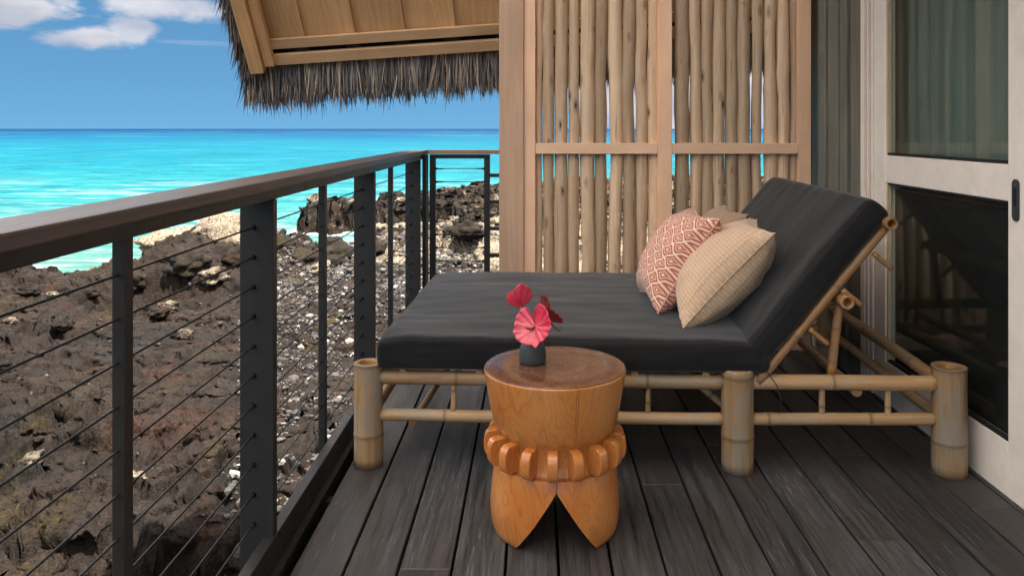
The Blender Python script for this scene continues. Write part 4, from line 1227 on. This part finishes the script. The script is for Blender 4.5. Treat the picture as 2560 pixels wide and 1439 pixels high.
# ------------------------------------------------------------------ bamboo pieces
def bamboo(name, p0, p1, r, m, parent, nodes=(), hollow=False, taper=0.0, wob=.002, seed=0, seg=20, oval=1.0):
    p0, p1 = Vector(p0), Vector(p1); L = (p1 - p0).length
    rs = random.Random(seed + int(L * 1000))
    zs_ = set([0, L])
    k = max(8, int(L / .03))
    for i in range(k + 1): zs_.add(L * i / k)
    nz = [t * L for t in nodes]
    for z in nz:
        for dz in (-.012, -.006, -.003, 0, .003, .006, .012):
            if 0 < z + dz < L: zs_.add(z + dz)
    zs_ = sorted(zs_)
    V = []; node = []; inner = []
    o1 = rs.uniform(0, 50)
    def ring(z, rad, nv_, iv):
        cx = wob * 2 * mn.noise(Vector((o1, z * 3, 0))); cy = wob * 2 * mn.noise(Vector((o1, z * 3, 7)))
        for q in range(seg):
            a = 2 * math.pi * q / seg
            rr = rad * (1 + .03 * mn.noise(Vector((math.cos(a) + o1, math.sin(a), z * 5))))
            V.append((cx + rr * math.cos(a) * oval, cy + rr * math.sin(a), z)); node.append(nv_); inner.append(iv)
    rows = 0
    for z in zs_:
        rr = r * (1 - taper * z / L); nv_ = 0
        for q in nz:
            d = abs(z - q)
            rr += r * (.09 if r < .04 else .035) * math.exp(-(d / .010) ** 2) - r * .05 * math.exp(-(d / .003) ** 2) * (r < .04)
            nv_ = max(nv_, math.exp(-(d / .006) ** 2))
        ring(z, rr, nv_, 0); rows += 1
    F = [tuple(int(v) for v in f) for f in grid_faces(rows, seg, True)]
    rt = r * (1 - taper)
    if hollow:
        st = len(V)
        ring(L + .001, rt * .97, 0, 0); ring(L + .001, rt * .66, 0, .15); ring(L - .006, rt * .62, 0, 1); ring(L - .05 if L > .1 else L * .4, rt * .6, 0, 1)
        b0 = (rows - 1) * seg
        chain = [b0, st, st + seg, st + 2 * seg, st + 3 * seg]
        for a_, b_ in zip(chain[:-1], chain[1:]):
            for q in range(seg): F.append((a_ + q, a_ + (q + 1) % seg, b_ + (q + 1) % seg, b_ + q))
        F.append(tuple(range(st + 3 * seg, st + 4 * seg)))
        F.append(tuple(range(seg))[::-1])
    else:
        F.append(tuple(range(seg))[::-1]); F.append(tuple(range((rows - 1) * seg, rows * seg)))
    me = bpy.data.meshes.new(name); me.from_pydata(V, [], F); me.update()
    smooth(me)
    for p in me.polygons:
        if len(p.vertices) > 4: p.use_smooth = False
    add_attr(me, 'node', node); add_attr(me, 'inner', inner)
    o = link_mesh(name, me, m, parent)
    mt = frame_from_z(p1 - p0).to_4x4(); mt.translation = p0
    o.matrix_local = mt
    return o

# ------------------------------------------------------------------ daybed
bed = empty('bamboo_daybed', (-.598, 2.828, 0), (0, 0, -.0367))
tag(bed, 'bamboo daybed with charcoal mattress and raised backrest standing before the pole screen', 'daybed')
BL, BD = 2.045, 1.25
XM = 1.312
MB_, MP, MW = M['bamboo'], M['bamboo_post'], M['bamboo_warm']
for i, (x, y, h, r) in enumerate(((0, 0, .363, .0515), (XM, 0, .357, .0555), (BL, 0, .372, .0575), (0.0, BD, .363, .05), (XM, BD, .36, .053), (BL - .01, BD, .365, .053))):
    bamboo('bamboo_post', (x, y, 0), (x, y, h), r, MP, bed, (.30 if i != 1 else .34, .93 if i == 1 else .99), True, seed=i * 3 + 1, seg=28, wob=.001, taper=-.03 if i == 1 else 0)
for y, ex in ((0, 0), (BD, .0)):
    bamboo('upper_rail', (.045, y, .312), (XM - .05, y, .308), .0255, MB_, bed, (.225, .78), seed=11)
    bamboo('lower_rail', (.045, y, .176), (XM - .05, y, .178), .0212, MB_, bed, (.19, .69), seed=12)
    bamboo('upper_rail', (XM + .05, y, .309), (BL - .045, y, .313), .0262, MB_, bed, (.44,), seed=13)
    bamboo('lower_rail', (XM + .05, y, .180), (BL - .045, y, .186), .0212, MB_, bed, (.09, .64), seed=14)
    for x in (.305, .70, 1.0):
        bamboo('spindle', (x, y + .002, .192), (x, y + .002, .292), .0092, MB_, bed, (.75,) if x < .9 else (.4,), seed=int(x * 50))
    for x in (1.605, 1.835):
        bamboo('spindle', (x, y + .002, .196), (x, y + .002, .292), .0105, MB_, bed, (.32,), seed=int(x * 50))
# inner rail running just behind the front one
bamboo('inner_rail', (XM + .03, .07, .292), (BL - .10, .07, .292), .020, MB_, bed, (.5,), seed=21)
for x in (0, XM, BL):
    bamboo('end_rail', (x, .045, .302), (x, BD - .045, .302), .0235, MB_, bed, (.2, .6), seed=int(x * 9) + 2)
    bamboo('end_rail', (x, .045, .172), (x, BD - .045, .172), .0205, MB_, bed, (.3, .75), seed=int(x * 9) + 5)
bamboo('cross_beam', (BL - .30, .05, .262), (BL - .30, BD - .05, .262), .019, MB_, bed, (.35, .8), seed=33)
for x in (.125, .40, .68, .95, 1.20):
    bamboo('mattress_bearer', (x, -.012, .320 + .013), (x, BD + .01, .333), .0125, MB_, bed, (.3, .7), True, seed=int(x * 77))
for y in (.10, .34, .58, .82, 1.06):
    bamboo('mattress_slat', (.02, y, .2875), (XM - .02, y, .2875), .011, MB_, bed, (.3, .6, .9), seed=int(y * 77))
bamboo('brace', (XM - .20, .10, .33), (XM - .0, .06, .17), .013, MB_, bed, (.6,), seed=41)
bamboo('brace', (.13, .12, .10), (.30, .90, .30), .013, MB_, bed, (.6,), seed=42)

def rounded_box(L, W, T, r, nx, ny, nz, fn=None):
    def ticks(h, n):
        arc = [h - r + r * math.sin(a * math.pi / 2 / 4) for a in range(1, 5)]
        core = list(np.linspace(-(h - r), h - r, n))
        return [-a for a in arc[::-1]] + core + arc
    X, Y, Z = ticks(L / 2, nx), ticks(W / 2, ny), ticks(T / 2, nz)
    bm = bmesh.new()
    def face(A, B, mk):
        g = [[bm.verts.new(mk(a, b)) for b in B] for a in A]
        for i in range(len(A) - 1):
            for j in range(len(B) - 1): bm.faces.new((g[i][j], g[i + 1][j], g[i + 1][j + 1], g[i][j + 1]))
    for s in (-1, 1):
        face(X, Y, lambda a, b: (a, b, s * T / 2)); face(X, Z, lambda a, b: (a, s * W / 2, b)); face(Y, Z, lambda a, b: (s * L / 2, a, b))
    bmesh.ops.remove_doubles(bm, verts=bm.verts, dist=1e-5)
    bmesh.ops.recalc_face_normals(bm, faces=bm.faces)
    hh = Vector((L / 2 - r, W / 2 - r, T / 2 - r))
    for v in bm.verts:
        q = Vector([max(-hh[i], min(hh[i], v.co[i])) for i in range(3)])
        d = v.co - q
        if d.length > 1e-9: v.co = q + d.normalized() * r
        if fn: v.co = fn(v.co.copy())
    me = bpy.data.meshes.new('cushion'); bm.to_mesh(me); bm.free(); smooth(me)
    return me
def cushion_fn(L, W, T, amp, seed, crown):
    def fn(p):
        u, v = p.x / (L / 2), p.y / (W / 2)
        top = max(0, p.z / (T / 2))
        z = p.z + top * crown * (1 - abs(u) ** 2.5) * (1 - abs(v) ** 2.5)
        q = Vector((p.x * 2.0 + seed, p.y * 5.5, p.z * 6))
        z += top * amp * (mn.noise(q) + .5 * mn.noise(q * 2.3))
        edge = max(abs(u), abs(v)) ** 8
        wr_ = amp * .9 * mn.noise(Vector((p.x * 16 + seed, p.y * 16, p.z * 10))) * edge
        side = 1 if abs(v) > .97 or abs(u) > .97 else 0
        bulge = .006 * (1 - (p.z / (T / 2)) ** 2)
        x = p.x + (math.copysign(bulge, p.x) if abs(u) > .95 else 0)
        y = p.y + (math.copysign(bulge, p.y) if abs(v) > .95 else 0) + wr_ * side
        # soft drooping corners
        c = max(0, abs(u) - .85) * max(0, abs(v) - .85) / .0225
        z -= top * .012 * c
        return Vector((x, y, z + wr_ * .6 * top))
    return fn
def rim(L, W, z, r, name, m, parent, fn, rad=.0035):
    pts = []
    hx, hy = L / 2 - .006, W / 2 - .006; c = r * .9; n = 60
    def add(a, b, k):
        for i in range(k): t = i / k; pts.append(Vector((a[0] + (b[0] - a[0]) * t, a[1] + (b[1] - a[1]) * t, z)))
    add((-hx + c, -hy), (hx - c, -hy), n); add((hx - c, -hy), (hx, -hy + c), 4); add((hx, -hy + c), (hx, hy - c), n); add((hx, hy - c), (hx - c, hy), 4)
    add((hx - c, hy), (-hx + c, hy), n); add((-hx + c, hy), (-hx, hy - c), 4); add((-hx, hy - c), (-hx, -hy + c), n); add((-hx, -hy + c), (-hx + c, -hy), 4)
    pts.append(pts[0].copy())
    pts = [fn(p) for p in pts]
    me = tube_mesh(name, pts, rad, 8, False); me.materials.append(m)
    return link_mesh(name, me, None, parent)
# seat mattress
SLn, SW, STk = 1.375, 1.30, .116
fn = cushion_fn(SLn, SW, STk, .0060, 3.0, .009)
me = rounded_box(SLn, SW, STk, .022, 80, 60, 5, fn)
seat = link_mesh('seat_mattress', me, M['charcoal'], bed, (.04 + SLn / 2, BD / 2 - .012, .346 + STk / 2))
rim(SLn, SW, STk / 2 - .012, .02, 'piping', M['piping'], seat, fn)
rim(SLn, SW, -STk / 2 + .012, .02, 'piping', M['piping'], seat, fn)
# backrest
bx, bz = .806 + .598, .343
dvec = Vector((.632, 0, .775)); nvec = Vector((-.775, 0, .632))
BLn = .70; BT = .100
cen = Vector((bx, BD / 2 - .01, bz)) + dvec * (BLn / 2 + .005) + nvec * (.020 + BT / 2)
fn2 = cushion_fn(BLn, SW, BT, .0065, 19.0, .010)
me = rounded_box(BLn, SW, BT, .020, 44, 64, 5, fn2)
back = link_mesh('back_mattress', me, M['charcoal'], bed)
mt = Matrix((dvec, Vector((0, 1, 0)), nvec)).transposed().to_4x4(); mt.translation = cen; back.matrix_local = mt
rim(BLn, SW, BT / 2 - .012, .02, 'piping', M['piping'], back, fn2, .004)
rim(BLn, SW, -BT / 2 + .012, .02, 'piping', M['piping'], back, fn2, .004)
def onb(s, n, y): return Vector((bx, y, bz)) + dvec * s + nvec * n
for y in (-.012, .3, .62, .94, BD - .02):
    bamboo('backrest_pole', onb(-.04, 0, y), onb(.66, 0, y), .0165, MW, bed, (.3, .62), seed=int(y * 90) + 3)
bamboo('backrest_crossbar', onb(.675, .012, BD + .05), onb(.675, .012, -.065), .0215, MW, bed, (.2, .5, .8), True, seed=51)
bamboo('backrest_crossbar', onb(.372, -.044, BD + .04), onb(.372, -.044, -.065), .0235, MW, bed, (.2, .5, .8), True, seed=52)
for s in (.20, .375, .545):
    for y in (-.03, BD - .02):
        bamboo('backrest_peg', onb(s + .02, -.016, y), onb(s + .02, -.098, y), .0095, MW, bed, (), False, seed=int(s * 99))
bamboo('prop_strut', onb(.36, -.06, .03), (bx + .245, .03, .325), .0155, MW, bed, (.35, .8), seed=61)
bamboo('prop_strut', onb(.36, -.06, BD - .05), (bx + .245, BD - .05, .325), .0155, MW, bed, (.35, .8), seed=62)
bamboo('tie_stick', onb(-.03, -.03, .10), (bx + .02, .62, .18), .012, MW, bed, (.5,), seed=63)
# dark cord hanging by the hinge
pts = [Vector((bx - .03, -.03, .385)), Vector((bx + .0, -.04, .36)), Vector((bx + .035, -.042, .31)), Vector((bx + .05, -.04, .26)), Vector((bx + .043, -.04, .215))]
me = tube_mesh('tie_cord', pts, .0016, 6); me.materials.append(M['strap']); link_mesh('tie_cord', me, None, bed)

# ------------------------------------------------------------------ pillows
def pillow(name, m, w, h, t, label, centre, xdir, ydir, seed, pinch=.13, wr=.006, cat='pillow'):
    N = 44
    V = []; UV = []
    u = np.linspace(-1, 1, N); u = np.sign(u) * np.abs(u) ** .9
    def pos(a, b, s):
        x = a * (1 - pinch * (1 - b * b) * abs(a) ** 1.5); y = b * (1 - pinch * (1 - a * a) * abs(b) ** 1.5)
        z = s * t / 2 * ((1 - a * a) * (1 - b * b)) ** .42 if abs(a) < 1 and abs(b) < 1 else 0
        q = Vector((a * 2.2 + seed, b * 2.2, s * 2))
        f = (1 - max(abs(a), abs(b)) ** 6)
        z += s * wr * f * (mn.noise(q) * 1.4 + mn.noise(q * 2.4) * .8)
        # radiating corner creases
        ca = math.hypot(1 - abs(a), 1 - abs(b)); an = math.atan2(1 - abs(b), 1 - abs(a) + 1e-6)
        z += s * .006 * math.sin(an * 11 + seed) * math.exp(-(ca / .35) ** 2) * min(1, ca * 8)
        return (x * w / 2, y * h / 2, z)
    bm = bmesh.new(); uvl = bm.loops.layers.uv.new('uv')
    for s in (1, -1):
        g = [[bm.verts.new(pos(a, b, s)) for b in u] for a in u]
        for i in range(N - 1):
            for j in range(N - 1):
                q = [(i, j), (i + 1, j), (i + 1, j + 1), (i, j + 1)]
                if s < 0: q = q[::-1]
                f = bm.faces.new([g[a][b] for a, b in q])
                for lp, (a, b) in zip(f.loops, q): lp[uvl].uv = ((u[a] + 1) / 2, (u[b] + 1) / 2 * h / w)
    bmesh.ops.remove_doubles(bm, verts=bm.verts, dist=1e-5)
    me = bpy.data.meshes.new(name); bm.to_mesh(me); bm.free(); smooth(me)
    root = empty(name, centre)
    xd = Vector(xdir).normalized(); yd = Vector(ydir); yd = (yd - xd * yd.dot(xd)).normalized(); zd = xd.cross(yd)
    mt = Matrix((xd, yd, zd)).transposed().to_4x4(); mt.translation = Vector(centre); root.matrix_world = mt
    tag(root, label, cat)
    link_mesh('cover', me, m, root)
    # seam cord round the edge
    pts = []
    for k in range(4):
        for i in range(40):
            a = -1 + 2 * i / 40
            A, B = ((a, -1), (1, a), (-a, 1), (-1, -a))[k]
            p = pos(A * .9999, B * .9999, 1); pts.append(Vector((p[0], p[1], 0)))
    pts.append(pts[0].copy())
    sm = tube_mesh('seam', pts, .0028, 6, False)
    uv = sm.uv_layers.new(name='uv')
    sm.materials.append(m); link_mesh('seam', sm, None, root)
    return root
def W3(px, py, y): return Vector(((px - 1338) * y / 1970, y, EYE - (py - 322) * y / 1970))
# (x axis = bottom edge direction, y axis = up)
pillow('woven_pillow', M['woven_brown'], .42, .42, .20, 'brownish woven pillow tucked at the back behind the red patterned one', (.82, 3.72, .655), (0, -1, 0), (.62, 0, .78), 31)
pillow('patterned_pillow', M['ikat'], .43, .445, .25, 'rust red pillow with cream lattice pattern leaning on the others', (.595, 3.30, .662), (0.03, -1, 0), (.55, 0, .83), 17, wr=.009)
pillow('woven_pillow', M['woven'], 0.45, .49, .26, 'largest pale beige basket weave pillow, in front of the red patterned one', (.740, 3.12, .640), (-.13, -1, 0), (.68, 0, .73), 5, wr=.008)

# ------------------------------------------------------------------ carved stool
SX, SYY = .060, 2.40
st = empty('carved_stool', (SX, SYY, 0)); tag(st, 'round carved orange hardwood stool with toothed ring, used as a side table', 'side table')
def lathe(name, prof, seg, m, parent, crackang=None, capb=True, capt=True):
    V = []; ck = []
    th = list(np.linspace(0, 2 * math.pi, seg, endpoint=False))
    if crackang is not None: th += [crackang + d for d in (-.022, -.010, -.004, 0, .004, .010, .022)]
    th = sorted(th); seg = len(th)
    for (r, z) in prof:
        for a in th:
            jit = .0 if crackang is None else .012 * mn.noise(Vector((z * 22, 3, 1)))
            d = abs(a - (crackang or 99) - 0)
            c = 1.0 if (crackang is not None and d < .0105 and z > .315) else 0
            rr = r - .005 * (d < .0045) * c
            aa = a + (jit * .6 if crackang is not None and d < .03 else 0)
            V.append((rr * math.cos(aa), rr * math.sin(aa), z)); ck.append(c)
    F = [tuple(int(v) for v in f) for f in grid_faces(len(prof), seg, True)]
    if capb: F.append(tuple(range(seg))[::-1])
    if capt: F.append(tuple(range((len(prof) - 1) * seg, len(prof) * seg)))
    me = bpy.data.meshes.new(name); me.from_pydata(V, [], F); me.update(); smooth(me)
    for p in me.polygons:
        if len(p.vertices) > 4: p.use_smooth = False
    add_attr(me, 'crack', ck)
    return link_mesh(name, me, m, parent)
T_ = M['teak']
body = [(.170, .205), (.163, .212), (.161, .286), (.176, .300), (.186, .32), (.196, .36), (.203, .40), (.210, .44), (.2145, .468), (.2155, .474), (.2145, .4775)]
lathe('stool_body', body, 96, T_, st, -math.pi / 2 + .285)
lathe('stool_top', [(.2142, .4776), (.2125, .4802), (.2095, .4812), (.15, .4812), (.05, .4812), (.001, .4812)], 96, M['teaktop'], st)
# leg halves with a V cut between them
def leg(side):
    zs_ = [0, .004, .02, .05, .08, .11, .14, .165, .178, .19, .2045]
    Rr = lambda z: np.interp(z, [0, .004, .03, .08, .14, .18, .2045], [.182, .186, .194, .197, .192, .186, .180])
    w = lambda z: .0006 if z > .176 else .0006 + .116 * (1 - z / .176)
    n = 48; V = []
    for z in zs_:
        r = Rr(z); ww = w(z); a = math.acos(ww / r)
        for i in range(n): t = -a + 2 * a * i / (n - 1); V.append((side * r * math.cos(t), r * math.sin(t), z))
    nr = len(zs_)
    F = []
    for i in range(nr - 1):
        for j in range(n): F.append((i * n + j, i * n + (j + 1) % n, (i + 1) * n + (j + 1) % n, (i + 1) * n + j))
    F.append(tuple(range(n))[::-1]); F.append(tuple(range((nr - 1) * n, nr * n)))
    if side < 0: F = [f[::-1] for f in F]
    me = bpy.data.meshes.new('leg'); me.from_pydata(V, [], F); me.update(); smooth(me)
    add_attr(me, 'crack', np.zeros(len(V)))
    o = link_mesh('leg', me, T_, st)
    bm = bmesh.new(); bm.from_mesh(me); 
    for e in bm.edges:
        if len(e.link_faces) == 2 and e.calc_face_angle(0) > .6: e.smooth = False
    bm.to_mesh(me); bm.free()
leg(1); leg(-1)
# ring of rounded teeth
def sharpen(me, ang):
    bm = bmesh.new(); bm.from_mesh(me)
    for e in bm.edges:
        if len(e.link_faces) == 2 and e.calc_face_angle(0) > ang: e.smooth = False
    bm.to_mesh(me); bm.free()
def tooth_mesh():
    bm = bmesh.new(); n = 12; w = .0145
    prof = [(.160, -.040)] + [(.186 + .030 * abs(math.cos(a)) ** .7, .040 * math.copysign(abs(math.sin(a)) ** .8, math.sin(a))) for a in np.linspace(-math.pi / 2, math.pi / 2, n)] + [(.160, .040)]
    A = [bm.verts.new((r, -w, z)) for r, z in prof]; B = [bm.verts.new((r, w, z)) for r, z in prof]
    bm.faces.new(A); bm.faces.new(B[::-1])
    for i in range(len(prof)): bm.faces.new((A[i], B[i], B[(i + 1) % len(prof)], A[(i + 1) % len(prof)]))
    bmesh.ops.recalc_face_normals(bm, faces=bm.faces)
    bmesh.ops.bevel(bm, geom=[e for e in bm.edges if len(e.link_faces) == 2 and e.calc_face_angle(0) > 1.2], offset=.0018, segments=1, affect='EDGES')
    me = bpy.data.meshes.new('ring_tooth'); bm.to_mesh(me); bm.free(); smooth(me)
    for p in me.polygons:
        if len(p.vertices) > 6: p.use_smooth = False
    sharpen(me, .5); me.materials.append(T_); return me
tm = tooth_mesh()
for k in range(17):
    a = 2 * math.pi * (k + .5) / 17 + .03 + random.uniform(-.012, .012)
    link_mesh('ring_tooth', tm, None, st, (0, 0, .251), (0, 0, a))

# vase and flowers
vx, vy, vz = -.008, 2.425, .4815
vs = empty('bud_vase', (vx, vy, vz)); tag(vs, 'small matt grey ceramic bud vase standing on the stool', 'vase')
lathe('vase_body', [(.036, 0), (.0405, .002), (.0418, .012), (.0412, .03), (.0385, .048), (.033, .060), (.028, .066), (.024, .068), (.021, .066), (.020, .05)], 40, M['vase'], vs, None, True, True)

def spathe(name, m, R_, parent, mat, cup=.22, fold=0.0, curl=0.0, seed=0):
    """heart shaped waxy bract: x across, -y towards the tip, z its face"""
    nr, na = 16, 96; V = []; vein = []
    for i in range(nr):
        t = (i / (nr - 1)) if i else 0.001
        for j in range(na):
            ph = -math.pi + 2 * math.pi * (j + .5) / na      # 0 = tip
            a_ = abs(ph)
            out = 1.0 - .10 * math.cos(2 * a_) * (a_ < 1.57) - .86 * math.exp(-((math.pi - a_) / .20) ** 2) + .16 * math.exp(-(a_ / .13) ** 2) - .12 * (1 - a_ / math.pi)
            out = out * (1 - .10 * math.sin(a_) ** 2)
            r = R_ * out * t
            x = r * math.sin(ph); y = -r * math.cos(ph)
            vp = abs(math.sin(ph * 4.5 - math.copysign(1.0, ph) * t * t * 1.2 + .3))
            rg = (1 - vp) ** 1.0
            z = cup * R_ * (t ** 2) * (.35 + .65 * abs(math.sin(ph))) - R_ * .035 * rg * math.sin(math.pi * min(1, t * 1.1)) * .55
            z += R_ * .03 * math.sin(ph * 17 + seed) * t ** 3
            z += fold * abs(x) + curl * y * y / R_
            V.append((x, y, z)); vein.append((vp ** 2) * (1 - .5 * t))
    F = [tuple(int(v) for v in f) for f in grid_faces(nr, na, True)]
    F.append(tuple(range(na))[::-1])
    me = bpy.data.meshes.new(name); me.from_pydata(V, [], F); me.update(); smooth(me)
    add_attr(me, 'vein', vein)
    o = link_mesh('spathe', me, m, parent); o.matrix_local = mat
    s = o.modifiers.new('thick', 'SOLIDIFY'); s.thickness = .0012; s.offset = 0
    return o
def anthurium(label, pos, xdir, tipdir, R_, pm, sm, sp_dir, sp_len, cup, fold, curl, base, seed, name='anthurium'):
    root = empty(name, pos); tag(root, label, 'flower')
    xd = Vector(xdir).normalized(); yd = -Vector(tipdir); yd = (yd - xd * yd.dot(xd)).normalized(); zd = xd.cross(yd)
    mt = Matrix((xd, yd, zd)).transposed().to_4x4()
    spathe('spathe', pm, R_, root, mt, cup, fold, curl, seed)
    d = Vector(sp_dir).normalized(); n = 12
    pts = [d * (sp_len * i / n) + Vector((0, 0, -.006 * math.sin(i / n * 3))) for i in range(n + 1)]
    me = tube_mesh('spadix', pts, [.0018] + [.0038 - .0012 * i / n for i in range(1, n)] + [.0012], 10); me.materials.append(sm)
    link_mesh('spadix', me, None, root)
    b = Vector(base) - Vector(pos)
    pts = [Vector((0, 0, 0)).lerp(b, i / 10) + Vector((.006 * math.sin(i / 10 * 3.14), .008 * math.sin(i / 10 * 3.14), 0)) for i in range(11)]
    me = tube_mesh('stem', pts, .0020, 8); me.materials.append(M['stem'])
    link_mesh('stem', me, None, root)
vb = (vx, vy, vz + .05)
anthurium('large open pink anthurium facing forward over the grey vase', W3(1338, 816, 2.372), (.86, -.38, .30), (-.20, -.34, -.92), .071, M['pink'], M['spadix_brown'], (-1, -.45, -.02), .030, .30, .0, .0, vb, 1)
anthurium('small folded pink anthurium with long red spadix, highest in the vase', W3(1300, 766, 2.43), (.40, -.78, .48), (-.93, -.25, .02), .044, M['pink'], M['spadix'], (-.86, -.15, .56), .052, .5, .95, .0, vb, 2)
anthurium('dark crimson anthurium turned away behind the large pink one', W3(1362, 786, 2.455), (-.42, .75, .45), (.55, .1, -.80), .058, M['crimson'], M['spadix_olive'], (.66, .1, -.72), .075, .3, .35, .0, vb, 3)
